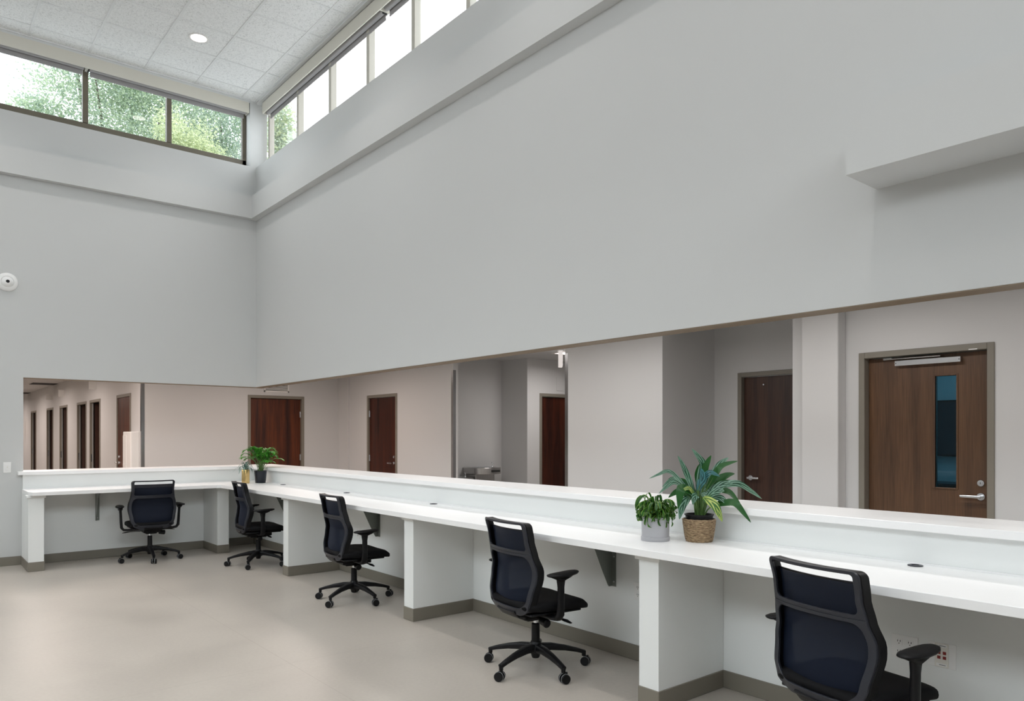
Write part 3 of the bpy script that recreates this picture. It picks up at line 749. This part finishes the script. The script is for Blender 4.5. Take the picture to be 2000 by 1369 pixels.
CH = {}
def chair_meshes():
    # rear plastic frame: lower and upper windows
    b = MB()
    band(b, outline(.385, .765, 0, .05, .001), outline(.432, .748, .030, .055, .035), -.012, .002)
    band(b, outline(.765, .955, 0, .001, .028), outline(.782, .941, .022, .026, .014), -.012, .002)
    CH['frame'] = b
    b = MB(); band(b, outline(.392, .953, -.004, .05, .028), outline(.408, .942, .014, .045, .018), .002, .042); CH['rim'] = b
    b = MB()
    def ms(u, v):
        z = .405+.498*v; w = interp(WT, z)-.012; x = w*(2*u-1); return bmap(x, z, .030-.012*math.sin(PI*v)*(1-(2*u-1)**2))
    b.grid(ms, 16, 24); CH['mesh'] = b
    b = MB(); b.tube([bmap((interp(WT,.904)-.012)*(2*k/16-1), .904, .030) for k in range(17)], .004, 8); CH['hem'] = b
    # seat
    b = MB(); ys = [-.215,-.205,-.18,-.10,0,.10,.17,.22,.25,.262]
    hw = [.17,.205,.228,.245,.25,.25,.245,.235,.215,.18]; zc = [.445,.444,.443,.440,.438,.437,.433,.424,.412,.405]; hh = [.015,.028,.036,.040,.041,.041,.040,.037,.028,.014]
    rings = []
    for y, w, z, h in zip(ys, hw, zc, hh):
        r = []
        for k in range(32):
            c = math.cos(2*PI*k/32); s = math.sin(2*PI*k/32); xx = w*math.copysign(abs(c)**.45, c)
            r.append((xx, y, z+h*math.copysign(abs(s)**.6, s) - .010*(1-(xx/.25)**2)*(s > 0)))
        rings.append(r)
    b.loops(rings); CH['seat'] = b
    b = MB(); b.box(-.215,.215,-.18,.20,.385,.402); b.box(-.09,.09,-.14,.13,.335,.388); b.box(-.06,.06,-.10,.08,.318,.336); CH['mech'] = b
    b = MB(); b.sweep([(0,-.222,.408),(0,-.19,.374),(0,-.12,.362)], [.10,.10,.09],[.012,.013,.012], e=.4); CH['spine'] = b
    for s in (-1, 1):
        b = MB()
        b.sweep([(s*.12,-.03,.372),(s*.24,-.03,.372),(s*.285,-.03,.378),(s*.306,-.03,.405),(s*.311,-.03,.47),(s*.316,-.033,.57),(s*.319,-.035,.625)],
                [.013,.013,.014,.015,.014,.013,.014],[.030,.028,.027,.026,.023,.022,.030], up=(0,1,0), e=.6)
        b.sweep([(s*.322,-.095,.637),(s*.320,-.035,.622),(s*.318,.035,.637)],[.020,.026,.020],[.006,.016,.006], up=(0,0,1), e=.6)
        CH['arm%d' % s] = b
        b = MB(); ys = [-.138,-.130,-.10,-.04,.02,.06,.085,.093]; hw = [.012,.026,.040,.047,.045,.038,.024,.010]; zz = [.650,.650,.649,.648,.650,.653,.656,.657]; hh = [.004,.008,.012,.014,.014,.012,.008,.004]
        b.sweep([(s*.320-s*.012*(y/.1), y, z) for y, z in zip(ys, zz)], hw, hh, n=20, e=.8)
        CH['pad%d' % s] = b
    b = MB(); b.sweep([(.10,.05,.345),(.19,.055,.348),(.24,.06,.345),(.285,.065,.338)],[.008,.009,.018,.010],[.004,.004,.006,.003], e=.7); CH['lever'] = b
    b = MB(); b.sweep([(-.10,.02,.345),(-.20,.02,.346),(-.25,.02,.342),(-.29,.02,.336)],[.008,.009,.018,.010],[.004,.004,.006,.003], e=.7); CH['lever2'] = b
    b = MB(); b.cyl((.095,-.02,.325),(.155,-.02,.318),.022,.027,20); b.cyl((.155,-.02,.318),(.162,-.02,.317),.027,.020,20); CH['knob'] = b
    b = MB(); b.cyl((0,0,.13),(0,0,.285),.027,.026,24); b.cyl((0,0,.285),(0,0,.290),.026,.018,24); CH['column'] = b
    b = MB(); b.cyl((0,0,.285),(0,0,.325),.0145,.0145,20); CH['piston'] = b
    b = MB(); b.lathe([(.005,.070),(.022,.070),(.026,.078),(.030,.095),(.046,.105),(.050,.13),(.046,.150),(.034,.162),(.030,.175),(.005,.175)], (0,0,0), 30)
    CH['hub'] = b
    b = MB()   # one leg along +x
    b.sweep([(.02,0,.135),(.10,0,.135),(.19,0,.122),(.27,0,.103),(.325,0,.086)],[.028,.024,.020,.017,.0155],[.026,.022,.017,.013,.011], e=.45)
    b.cyl((.318,0,.062),(.318,0,.092),.013,.014,14)
    CH['leg'] = b
    b = MB()   # caster at the origin, axle along y
    for s in (-1, 1): b.cyl((0,s*.010,.029),(0,s*.026,.029),.029,.027,28)
    b.cyl((0,-.012,.030),(0,.012,.030),.018,.018,16); b.cyl((-.012,0,.045),(-.012,0,.066),.008,.008,12)
    CH['caster'] = b
    b = MB()
    for s in (-1, 1): b.cyl((0,s*.0105,.029),(0,s*.0135,.029),.0297,.0297,28)
    CH['rimring'] = b
chair_meshes()

def dup(o, parent=None):
    c = o.copy(); COL.objects.link(c)
    if parent: c.parent = parent
    return c
protos = None
def make_chair(loc, az, base_deg, label, swivel, white=True):
    """az: compass heading of the seat (clockwise from +y); base_deg: world angle of the first leg; the base is turned against the seat"""
    global protos
    g = empty('office_chair', (*loc, 0), -R(az)); tag(g, label, 'chair', 'black mesh office chairs along the worktop')
    if protos is None:
        P = {}
        P['rear'] = CH['frame'].build('back_frame', M['charcoal'], g, smooth=True, bevel=.002, seg=1)
        P['rim'] = CH['rim'].build('back_rim', M['black'], g, smooth=True)
        P['mesh'] = CH['mesh'].build('backrest', M['mesh'], g, smooth=True)
        P['hem'] = CH['hem'].build('backrest_hem', M['black'], P['mesh'], smooth=True)
        P['seat'] = CH['seat'].build('seat', M['blackfab'], g, smooth=True, angle=80)
        P['mech'] = CH['mech'].build('tilt_mechanism', M['black'], g, bevel=.012, smooth=True)
        P['spine'] = CH['spine'].build('back_support', M['black'], g, smooth=True)
        for s in (-1, 1):
            P['arm%d' % s] = CH['arm%d' % s].build('armrest', M['black'], g, smooth=True, angle=70)
            P['pad%d' % s] = CH['pad%d' % s].build('arm_pad', M['black'], P['arm%d' % s], smooth=True, angle=80)
        P['lever'] = CH['lever'].build('lever', M['black'], g, smooth=True); P['lever2'] = CH['lever2'].build('lever', M['black'], g, smooth=True)
        P['knob'] = CH['knob'].build('tension_knob', M['black'], g, smooth=True)
        P['column'] = CH['column'].build('gas_column', M['black'], g, smooth=True)
        P['piston'] = CH['piston'].build('piston', M['chrome'], P['column'], smooth=True)
        P['hub'] = CH['hub'].build('base_hub', M['black'], g, smooth=True)
        P['leg'] = CH['leg'].build('base_leg', M['black'], g, smooth=True, angle=60)
        P['caster'] = CH['caster'].build('caster', M['black'], g, smooth=True)
        P['rr'] = CH['rimring'].build('caster_rim', M['grey_rim'], P['caster'], smooth=True)
        protos = P; first = True
    else:
        first = False; P = protos
        for k in ('rear','rim','seat','mech','spine','lever','lever2','knob','hub'): dup(P[k], g)
        m = dup(P['mesh'], g); dup(P['hem'], m)
        for s in (-1, 1): a = dup(P['arm%d' % s], g); dup(P['pad%d' % s], a)
        c = dup(P['column'], g); dup(P['piston'], c)
    for k in range(5):
        th = R(base_deg+72*k) + R(az)      # local angle
        leg = P['leg'] if (first and k == 0) else dup(P['leg'], g)
        leg.rotation_euler = (0,0,th)
        cs = P['caster'] if (first and k == 0) else dup(P['caster'], g)
        if not (first and k == 0): dup(P['rr'], cs)
        cs.location = (.330*math.cos(th), .330*math.sin(th), 0); cs.rotation_euler = (0,0,R(swivel+17*k*(k % 2))+R(az))
    return g
make_chair((-1.49,-.58), 3, 48, 'office chair alone at the left worktop, seen straight from behind', 10)
make_chair((-.62,-1.73), 96, 14, 'office chair at the inner corner, in front of the gold and black plant pots', 115)
make_chair((-.635,-4.076), 95, 60, 'office chair just left of the midway support panel', 118)
make_chair((-.67,-6.581), 97, 44, 'office chair just left of the nearest support panel', 115)
make_chair((-.685,-8.61), 104, 20, 'nearest office chair, cut by the bottom edge, in front of the red data jacks', 100)

# ------------------------------------------------------------------ plants
def leafstrip(me, pts, width, up=None, fold=.25, n=10, twist=0, prof=None):
    """pts: 3-5 control points (bezier-ish through Catmull-Rom); returns strips with uv"""
    P = [Vector(p) for p in pts]
    def cr(t):
        K = len(P)-1; s = t*K; i = min(int(s), K-1); f = s-i
        p0 = P[max(i-1,0)]; p1 = P[i]; p2 = P[i+1]; p3 = P[min(i+2,K)]
        return .5*((2*p1)+(-p0+p2)*f+(2*p0-5*p1+4*p2-p3)*f*f+(-p0+3*p1-3*p2+p3)*f**3)
    up = Vector(up) if up else Vector((0,0,1))
    for k in range(n+1):
        t = k/n; p = cr(t); d = (cr(min(1,t+.02))-cr(max(0,t-.02)))
        if d.length < 1e-9: d = Vector((0,0,1))
        d.normalize(); a = d.cross(up)
        if a.length < .05: a = d.cross(Vector((.3,.9,.1)))
        a.normalize(); nn = a.cross(d)
        if twist: q = Matrix.Rotation(twist*t, 3, d); a = q @ a; nn = q @ nn
        w = width*.5*(prof(t) if prof else math.sin(PI*min(1,(t*.93+.05)))**.75)
        me['v'] += [p-a*w+nn*w*fold, p, p+a*w+nn*w*fold]; me['uv'] += [(0,t),(.5,t),(1,t)]
    b = len(me['v'])-3*(n+1)
    for k in range(n):
        a = b+3*k
        me['f'] += [(a,a+1,a+4,a+3),(a+1,a+2,a+5,a+4)]; me['m'] += [me['mi']]*2
def leafobj(name, me, mats, parent, solid=0):
    m = bpy.data.meshes.new(name); m.from_pydata([tuple(v) for v in me['v']], [], me['f'])
    for x in mats: m.materials.append(x)
    uvl = m.uv_layers.new(name='UVMap')
    for p, mi in zip(m.polygons, me['m']):
        p.material_index = mi; p.use_smooth = True
        for li in p.loop_indices: uvl.data[li].uv = me['uv'][m.loops[li].vertex_index]
    o = bpy.data.objects.new(name, m); COL.objects.link(o); o.parent = parent; return o
def new(): return dict(v=[], f=[], m=[], uv=[], mi=0)
CR = Vector((.771,-.636,0)); CF = Vector((.636,.771,0)); UZ = Vector((0,0,1))   # handy horizontal axes

# silver leaved plant in woven basket
def silver_plant():
    g = empty('potted_plant', (-.222,-7.498,.8655)); tag(g, 'large leafy plant with silver banded leaves in a woven basket pot', 'plant', 'potted plants on the worktop')
    b = MB(); z = 0; prof = [(.002,.0),(.070,0)]
    rows = 15
    for k in range(rows):
        t = k/(rows-1); r = .074+.020*t**.7; z0 = .130*k/rows; h = .130/rows
        prof += [(r-.0015, z0+.0005), (r+.0018, z0+h*.35), (r+.0018, z0+h*.65), (r-.0015, z0+h-.0005)]
    prof += [(.088,.131),(.086,.10),(.080,.095)]
    n = 72; rings = []
    for i, (r, zz) in enumerate(prof):
        rings.append([((r+.0012*math.sin(k*9+i*2.1)*(i > 1))*math.cos(2*PI*k/n), (r+.0012*math.sin(k*9+i*2.1)*(i > 1))*math.sin(2*PI*k/n), zz+.0008*math.sin(k*5+i)) for k in range(n)])
    b.loops(rings, False); b.build('pot', M['basket'], g, smooth=True, angle=80)
    b = MB(); b.lathe([(.070,.08),(.078,.150),(.083,.151),(.083,.157),(.074,.157),(.068,.128),(.002,.128)], (0,0,0), 40, False); b.build('inner_pot', M['black'], g, smooth=True)
    b = MB(); b.lathe([(.070,.132),(.002,.136)], (0,0,0), 24, False); b.build('soil', M['soil'], g)
    S = 1/339.
    def W(dx, dy, dep): return CR*(dx*S)+UZ*(.0+dy*S)+CF*dep       # dx right, dy up from the pot foot centre
    leaves = [ # (tip dx,dy,dep), (base dx,dy,dep), mid lift, width, material
        ((-13,181,.02),(-2,95,.02),(9,150,0),.052,1), ((-42,167,.0),(-8,85,0),(-26,135,0),.040,1), ((22,168,-.02),(8,110,0),(10,142,-.01),.048,0),
        ((60,163,.02),(14,108,.0),(40,148,0),.044,1), ((72,157,-.04),(12,100,-.02),(38,146,-.03),.040,0),
        ((-101,123,-.05),(-14,92,-.02),(-62,137,-.03),.030,1), ((-84,95,-.08),(-14,92,-.03),(-55,117,-.06),.038,1), ((-68,104,.06),(-10,95,.03),(-45,120,.05),.040,1),
        ((-49,94,-.10),(-12,90,-.05),(-30,106,-.08),.030,3), ((-50,68,-.12),(-16,96,-.05),(-44,104,-.09),.066,0), ((-44,45,-.07),(-22,88,-.04),(-38,72,-.06),.054,1),
        ((32,43,-.14),(2,88,-.07),(18,73,-.12),.062,3), ((85,42,-.15),(22,72,-.05),(56,78,-.12),.052,0), ((82,70,.0),(26,100,0),(58,96,0),.046,0),
        ((125,82,.02),(24,104,.02),(80,111,.02),.050,1), ((75,131,.05),(22,104,.03),(52,124,.04),.054,0), ((47,141,.02),(12,112,.01),(32,134,.01),.052,0),
        ((32,128,-.09),(-6,112,-.04),(13,135,-.08),.040,2), ((-4,144,-.09),(-6,100,-.05),(-1,124,-.08),.050,2), ((30,84,-.02),(8,100,-.01),(22,96,-.02),.05,1),
        ((14,112,.10),(0,80,.04),(8,100,.08),.05,0), ((-30,120,.12),(-4,84,.05),(-18,110,.10),.05,0), ((42,112,.12),(6,84,.05),(26,106,.10),.05,1),
        ((-22,92,-.02),(-2,78,-.01),(-14,92,-.02),.045,1), ((40,100,-.10),(10,84,-.04),(28,100,-.08),.05,1), ((16,72,-.03),(2,92,-.02),(12,86,-.03),.045,1),
        ((-34,118,.05),(-10,84,.02),(-24,108,.04),.050,0), ((62,112,-.05),(18,92,-.02),(42,112,-.05),.052,1), ((-58,84,.03),(-14,84,.02),(-38,96,.03),.046,0), ((50,72,-.09),(12,84,-.04),(34,86,-.07),.050,1), ((96,104,.07),(24,96,.03),(62,112,.06),.050,0), ((6,150,.06),(2,104,.03),(3,130,.05),.048,0), ((-20,74,-.09),(-6,90,-.04),(-16,88,-.08),.048,1), ((24,60,.10),(6,80,.05),(18,78,.09),.050,0),
    ]
    me = new(); st = MB()
    for i, (tip, bs, mid, w, mi) in enumerate(leaves):
        me['mi'] = mi; p0 = W(*bs); p1 = W(mid[0], mid[1], (bs[2]+tip[2])/2+mid[2]*.3); p2 = W(*tip)
        pa = p0.lerp(p1, .5)+UZ*.006; pb = p1.lerp(p2, .55)+UZ*.004
        side = (p2-p0).normalized(); u = -CF*.85+UZ*.5+CR*random.uniform(-.15,.15)
        leafstrip(me, [p0, pa, p1, pb, p2], w*.98, up=u, fold=.22, n=14, prof=lambda t: max(0.02, math.sin(PI*min(1, t**.8*.97+.03))**.8*(1-.25*t)))
        a = 2*PI*i/len(leaves)*2.3; root = Vector((.018*math.cos(a), .018*math.sin(a), .13))
        st.tube([root, root.lerp(p0, .5)+Vector((0,0,.012)), p0, pa], [.0045,.004,.003,.001], 7)
    leafobj('foliage', me, [M['leaf_plain'], M['leaf_silver'], M['leaf_blue'], M['leaf_yellow']], g)
    st.build('stems', M['stem'], g, smooth=True)
silver_plant()

def curly_plant():
    g = empty('potted_plant', (-.384,-7.311,.8655)); tag(g, 'bushy curly leaved plant in a round pale grey pot', 'plant', 'potted plants on the worktop')
    b = MB(); b.lathe([(.002,.022),(.078,.022),(.079,.028),(.080,.136),(.0765,.138),(.074,.134),(.073,.118),(.002,.118)], (0,0,0), 48, False); b.build('pot', M['greypot'], g, smooth=True)
    b = MB(); b.lathe([(.002,0),(.080,0),(.082,.003),(.0835,.022),(.080,.024),(.002,.024)], (0,0,0), 48, False); b.build('saucer', M['greypot'], g, smooth=True)
    b = MB(); b.lathe([(.072,.120),(.002,.126)], (0,0,0), 24, False); b.build('soil', M['soil'], g)
    me = new(); rnd = random.Random(3)
    for i in range(110):
        a = rnd.uniform(0, 2*PI); el = rnd.random(); o = Vector((math.cos(a), math.sin(a), 0)); r0 = rnd.uniform(.0,.045)
        base = o*r0+Vector((0,0,.125+rnd.uniform(0,.075)*(1-r0/.06)))
        L = rnd.uniform(.045,.085); h = rnd.uniform(.03,.105)*(1.15-el*.6)
        p1 = base+o*L*.45+UZ*h; dn = rnd.uniform(0,1)**3*.10; cu = rnd.uniform(.2,1.0)
        p2 = base+o*L*.95+UZ*(h*.95-dn*.3); p3 = base+o*(L*1.1)+UZ*(h*.62-dn*.8); p4 = base+o*(L*(1.1-.45*cu))+UZ*(h*.45-dn+.012*cu)
        side = o.cross(UZ)*rnd.uniform(-.025,.025)
        me['mi'] = 0 if rnd.random() < .55 else 1
        leafstrip(me, [base, p1, p2+side*.6, p3+side, p4+side*1.4], rnd.uniform(.015,.022), fold=.35, n=14, twist=rnd.uniform(-3.2,3.2))
    for i in range(120):
        a = rnd.uniform(0, 2*PI); e = rnd.uniform(-.15, 1.3); d = Vector((math.cos(a)*math.cos(e), math.sin(a)*math.cos(e), math.sin(e)*.8))
        base = Vector((math.cos(a), math.sin(a), 0))*rnd.uniform(.01,.04)+Vector((0,0,rnd.uniform(.135,.165))); L = rnd.uniform(.04,.072)
        sd = d.cross(UZ).normalized()*rnd.uniform(-.02,.02)
        leafstrip(me, [base, base+d*L*.6+UZ*.006, base+d*L+sd, base+d*L*1.05+sd*1.8-UZ*.018, base+d*L*.8+sd*2.4-UZ*.030], rnd.uniform(.014,.020), fold=.35, n=12, twist=rnd.uniform(-3,3))
        me['mi'] = 0 if rnd.random() < .6 else 1
    leafobj('foliage', me, [M['leaf_curl'], M['leaf_curl2']], g)
curly_plant()

def palm():
    g = empty('potted_plant', (-.19,-.66,.8655)); tag(g, 'feathery green palm in a black tapered pot', 'plant', 'potted plants on the worktop')
    b = MB(); b.lathe([(.002,0),(.062,0),(.064,.004),(.068,.03),(.069,.032),(.079,.150),(.081,.152),(.081,.158),(.075,.158),(.072,.145),(.002,.145)], (0,0,0), 44, False); b.build('pot', M['blackpot'], g, smooth=True)
    b = MB(); b.lathe([(.071,.146),(.002,.150)], (0,0,0), 24, False); b.build('soil', M['soil'], g)
    me = new(); st = MB(); rnd = random.Random(11)
    for i in range(40):
        a = 2*PI*i*.382+rnd.uniform(-.3,.3); reach = rnd.uniform(.06,.23); h = rnd.uniform(.20,.40)-reach*.35
        o = Vector((math.cos(a), math.sin(a), 0)); r0 = Vector((rnd.uniform(-.03,.03), rnd.uniform(-.03,.03), .148))
        P0 = r0; P1 = r0+o*reach*.25+UZ*h*.7; P2 = r0+o*reach*.75+UZ*h; P3 = r0+o*reach*1.12+UZ*(h*.93-reach*.12)
        pts = []
        for k in range(25):
            t = k/24; pts.append(P0*(1-t)**3+P1*3*t*(1-t)**2+P2*3*t*t*(1-t)+P3*t**3)
        st.tube(pts, [.0028*(1-.75*k/24) for k in range(25)], 6)
        for k in range(9, 25):
            d = (pts[min(k+1,24)]-pts[k-1]).normalized(); sd = d.cross(UZ).normalized()
            for s in (-1, 1):
                L = .072*math.sin(PI*(.25+.62*(k-9)/15))+.01
                tip = pts[k]+(sd*s*.75+d*.75).normalized()*L-UZ*rnd.uniform(.006,.026)
                md = pts[k].lerp(tip, .5)+UZ*.006
                me['mi'] = 0 if rnd.random() < .6 else 1
                leafstrip(me, [pts[k], md, tip], rnd.uniform(.009,.013), fold=.2, n=4)
    leafobj('fronds', me, [M['leaf_palm'], M['leaf_palm2']], g)
    st.build('stems', M['stem'], g, smooth=True)
palm()

def gold_plant():
    g = empty('potted_plant', (-.376,-.645,.8655), R(12)); tag(g, 'small striped spiky plant in a tall faceted gold pot', 'plant', 'potted plants on the worktop')
    b = MB(); n = 6; rr = .055; rings = []
    for r, z in ((rr-.006,0),(rr,.006),(rr,.170),(rr-.003,.176),(rr-.008,.176),(rr-.009,.150)):
        rings.append([(r*math.cos(2*PI*k/n), r*math.sin(2*PI*k/n), z) for k in range(n)])
    b.loops(rings); b.build('pot', M['gold'], g, bevel=.006, seg=3, smooth=True, angle=30)
    b = MB(); b.lathe([(.046,.150),(.002,.156)], (0,0,0), 6, False); b.build('soil', M['soil'], g)
    me = new(); rnd = random.Random(5)
    for i in range(26):
        a = 2*PI*i*.382; o = Vector((math.cos(a), math.sin(a), 0)); t = i/25; L = rnd.uniform(.08,.125)
        up_ = .10*(1-t)+.015; p0 = Vector((0,0,.155))+o*.008
        p1 = p0+o*L*.35*(t+.25)+UZ*(up_*.7+.015); p2 = p0+o*L*.75*(t+.3)+UZ*(up_+.012); p3 = p0+o*L*(t+.35)+UZ*(up_-.045*t)
        leafstrip(me, [p0,p1,p2,p3], .018, fold=.3, n=8)
    leafobj('foliage', me, [M['leaf_white']], g)
gold_plant()

# ------------------------------------------------------------------ ceiling lamps in the main room
def downlight(x, y, label, grp=None):
    g = empty('ceiling_light', (x, y, HC)); tag(g, label, 'ceiling light', grp)
    b = MB(); b.lathe([(.108,-.001),(.108,-.006),(.098,-.009),(.086,-.006),(.084,.0)], (0,0,0), 40, False); b.build('trim_ring', M['trimw'], g, smooth=True)
    b = MB(); b.lathe([(.085,-.005),(.002,-.005)], (0,0,0), 40, False); b.build('lens', M['lens'], g)
    return g
downlight(-1.12, -1.21, 'round recessed lamp lit in the tile ceiling')
def area(name, loc, rot, sx, sy, power, col, shape='RECTANGLE', spread=180):
    d = bpy.data.lights.new(name, 'AREA'); d.shape = shape; d.size = sx
    if shape == 'RECTANGLE': d.size_y = sy
    d.energy = power; d.color = col; d.spread = R(spread)
    o = bpy.data.objects.new(name, d); COL.objects.link(o); o.location = loc; o.rotation_euler = rot; return o
WARM = (1,.85,.77); NEUT = (1,.965,.94); SOFT = (1,.985,.97); DAY = (.86,.95,1)
nl = 0
for i in range(4):
    for j in range(6):
        x = -1.12-2.135*i; y = -1.21-2.44*j
        if y > YS+.3 and x > XW+.3:
            area('downlight_lamp', (x, y, HC-.02), (0,0,0), .17, .17, 7.4, NEUT, 'DISK', 104); nl += 1
            if nl > 1: downlight(x, y, 'recessed ceiling lamp outside the view', 'recessed lamps outside the view')
# daylight through the high windows behind and to the left of the viewpoint, and through the two visible window bands
area('daylight_west', (XW+.02, -6.6, 5.15), (0, R(-90+36), 0), 1.6, 11.6, 34, DAY, spread=50)
area('daylight_south', (-4.2, YS+.02, 5.15), (R(90-23), 0, 0), 7.2, 1.6, 20, DAY, spread=50)
area('daylight_left_window', (-3.5, .13, 5.55), (R(-90), 0, 0), 6.8, .7, 9, DAY)
area('daylight_right_window', (.13, -4.7, 5.55), (0, R(90), 0), .7, 9.2, 11, DAY)

def troffer(x, y, z, sx, sy, power, label, col=WARM, grp='panel lamps in the hall ceiling'):
    g = empty('panel_light', (x, y, z)); tag(g, label, 'ceiling light', grp)
    b = MB(); b.box(-sx/2, sx/2, -sy/2, sy/2, -.006, -.002); b.build('diffuser', M['troffer'], g)
    b = MB(); w = .03
    b.box(-sx/2-w, sx/2+w, -sy/2-w, -sy/2, -.01, 0); b.box(-sx/2-w, sx/2+w, sy/2, sy/2+w, -.01, 0); b.box(-sx/2-w, -sx/2, -sy/2, sy/2, -.01, 0); b.box(sx/2, sx/2+w, -sy/2, sy/2, -.01, 0)
    b.build('frame', M['trimw'], g)
    area('panel_lamp', (x, y, z-.02), (0,0,0), sx, sy, power, col, spread=170)
for y, pw_, cl_ in ((-12.2,15,SOFT),(-9.6,15,SOFT),(-7.2,15,SOFT),(-4.8,19,SOFT),(-2.4,17,NEUT)): troffer(1.3, y, HCC, .3, 1.2, pw_, 'slim panel lamp in the hall ceiling', cl_)
troffer(.95, .7, HCC, .3, 1.2, 27, 'slim panel lamp in the hall ceiling near the wide red door', WARM); troffer(-2.4, .95, HCC, .3, 1.2, 20, 'unseen panel lamp added to brighten the hall end wall', WARM)  # first lamp shifted and second added unseen, both to brighten the hall end wall
troffer(4.3, -2.0, HCC, .6, .6, 17, 'panel lamp in the alcove ceiling', NEUT)
for y in (2.2, 6.0, 9.6, 13.2, 17.0): troffer(-2.3, y, HCC, .3, 1.2, 42, 'slim warm panel lamp in the corridor ceiling')
for x in (-5.5,): 
    for y in (2.2, 8, 14): troffer(x, y, HCC, .6, .6, 14, 'panel lamp in the wide corridor ceiling')
area('office_ceiling_lamp', (3.8, -8.4, 2.70), (0,0,0), .6, .6, 16, (.62,.88,1))

# ------------------------------------------------------------------ trees outside
def tree(x, y, h, blobs, mats, label, nleaf, size, seed):
    g = empty('tree', (x, y, -1)); tag(g, label, 'tree', 'trees outside the high windows'); rnd = random.Random(seed)
    b = MB(); b.tube([(0,0,0),(.1,0,h*.35),(-.05,.1,h*.7),(.1,0,h)], [.28,.22,.15,.04], 12)
    for (bx, by, bz, rx, ry, rz, w) in blobs:
        s = Vector((rnd.uniform(-.1,.1),0,h*rnd.uniform(.3,.55))); e = Vector((bx-x, by-y, bz+1))
        b.tube([s, s.lerp(e,.5)+Vector((0,0,.3)), e], [.11,.07,.02], 8)
    b.build('trunk', M['bark'], g, smooth=True)
    me = new(); tot = sum(q[6] for q in blobs)
    for (bx, by, bz, rx, ry, rz, w) in blobs:
        tw = []
        for k in range(max(6, int(34*w))):
            v = Vector((rnd.gauss(0,1), rnd.gauss(0,1), rnd.gauss(0,1))).normalized()*rnd.uniform(.35,1)
            tw.append(Vector((bx-x+v.x*rx, by-y+v.y*ry, bz+1+v.z*rz)))
        for k in range(int(nleaf*w/tot)):
            c = rnd.choice(tw)+Vector((rnd.gauss(0,.22*rx), rnd.gauss(0,.2*ry), rnd.gauss(0,.2*rz)))
            d = Vector((rnd.uniform(-1,1), rnd.uniform(-1,1), rnd.uniform(-.8,.5))).normalized(); s_ = d.cross(Vector((rnd.uniform(-1,1), rnd.uniform(-1,1), 1))).normalized()
            L = size*rnd.uniform(.6,1.2); w_ = L*.32; bi = len(me['v'])
            me['v'] += [c, c+d*L*.5+s_*w_, c+d*L, c+d*L*.5-s_*w_]; me['uv'] += [(.5,0),(1,.5),(.5,1),(0,.5)]
            me['f'].append((bi, bi+1, bi+2, bi+3)); me['m'].append(rnd.randrange(len(mats)))
    leafobj('foliage', me, mats, g)
tree(1.2, 13.0, 12, [(.2,12,10.9,1.5,1.4,1.3,1.3),(1.9,12,11.3,1.6,1.4,1.4,1.6),(1.1,12.5,9.5,1.9,1.3,1.0,1.2),(-1.1,12,9.5,.7,.9,.6,.4),(-.4,12.3,12.6,1.0,1,.7,.5)], [M['tree1'], M['tree3'], M['tree1']], 'large green tree outside the middle high window on the left', 42000, .085, 1)
tree(4.0, 13.5, 12, [(3.6,12.5,10.9,1.1,1.2,1.5,1.2),(3.5,12.6,9.6,1.1,1.1,.9,.8)], [M['tree3'], M['tree1'], M['tree3']], 'pale green tree outside the left high window next to the room corner', 17000, .085, 2)
tree(6.3, 14.5, 13, [(5.9,13.6,11.4,.42,.6,1.5,1)], [M['tree1'], M['tree3'], M['tree2']], 'narrow tree seen through the first right hand high pane', 7000, .10, 3)
tree(1.9, 9.5, 9.0, [(1.8,9.5,8.75,.85,.8,.8,1)], [M['tree2']], 'yellow green tree top low outside the left high windows', 7500, .075, 4)
b = MB(); b.box(-80, 80, .9, 90, -1.3, -1.05)
struct(b.build('ground_outside', mat('lawn', (.12,.16,.08), .9)), 'lawn outside')

# ------------------------------------------------------------------ world, camera, view
w = bpy.data.worlds.new('World'); SC.world = w; w.use_nodes = True; nt = w.node_tree
bg = nt.nodes['Background']; bg.inputs[0].default_value = (.93,.97,1,1); bg.inputs[1].default_value = 3.2
cam = bpy.data.cameras.new('Camera'); co = bpy.data.objects.new('Camera', cam); COL.objects.link(co)
co.location = (-3.772,-10.106,1.473); co.rotation_euler = (R(90), 0, -R(39.524))
cam.sensor_width = 36; cam.lens = 1446.9/2000*36; cam.shift_y = (851.0-684.5)/2000; cam.clip_start = .05; cam.clip_end = 300
SC.camera = co
vs = SC.view_settings; vs.view_transform = 'Standard'; vs.look = 'None'; vs.exposure = .07; vs.gamma = 1; vs.use_curve_mapping = False
SC.cycles.use_denoising = True
SC.cycles.use_adaptive_sampling = True; SC.cycles.adaptive_threshold = .03
SC.cycles.max_bounces = 6; SC.cycles.diffuse_bounces = 4; SC.cycles.transparent_max_bounces = 16
SC.cycles.caustics_reflective = False; SC.cycles.caustics_refractive = False; SC.cycles.sample_clamp_indirect = 6
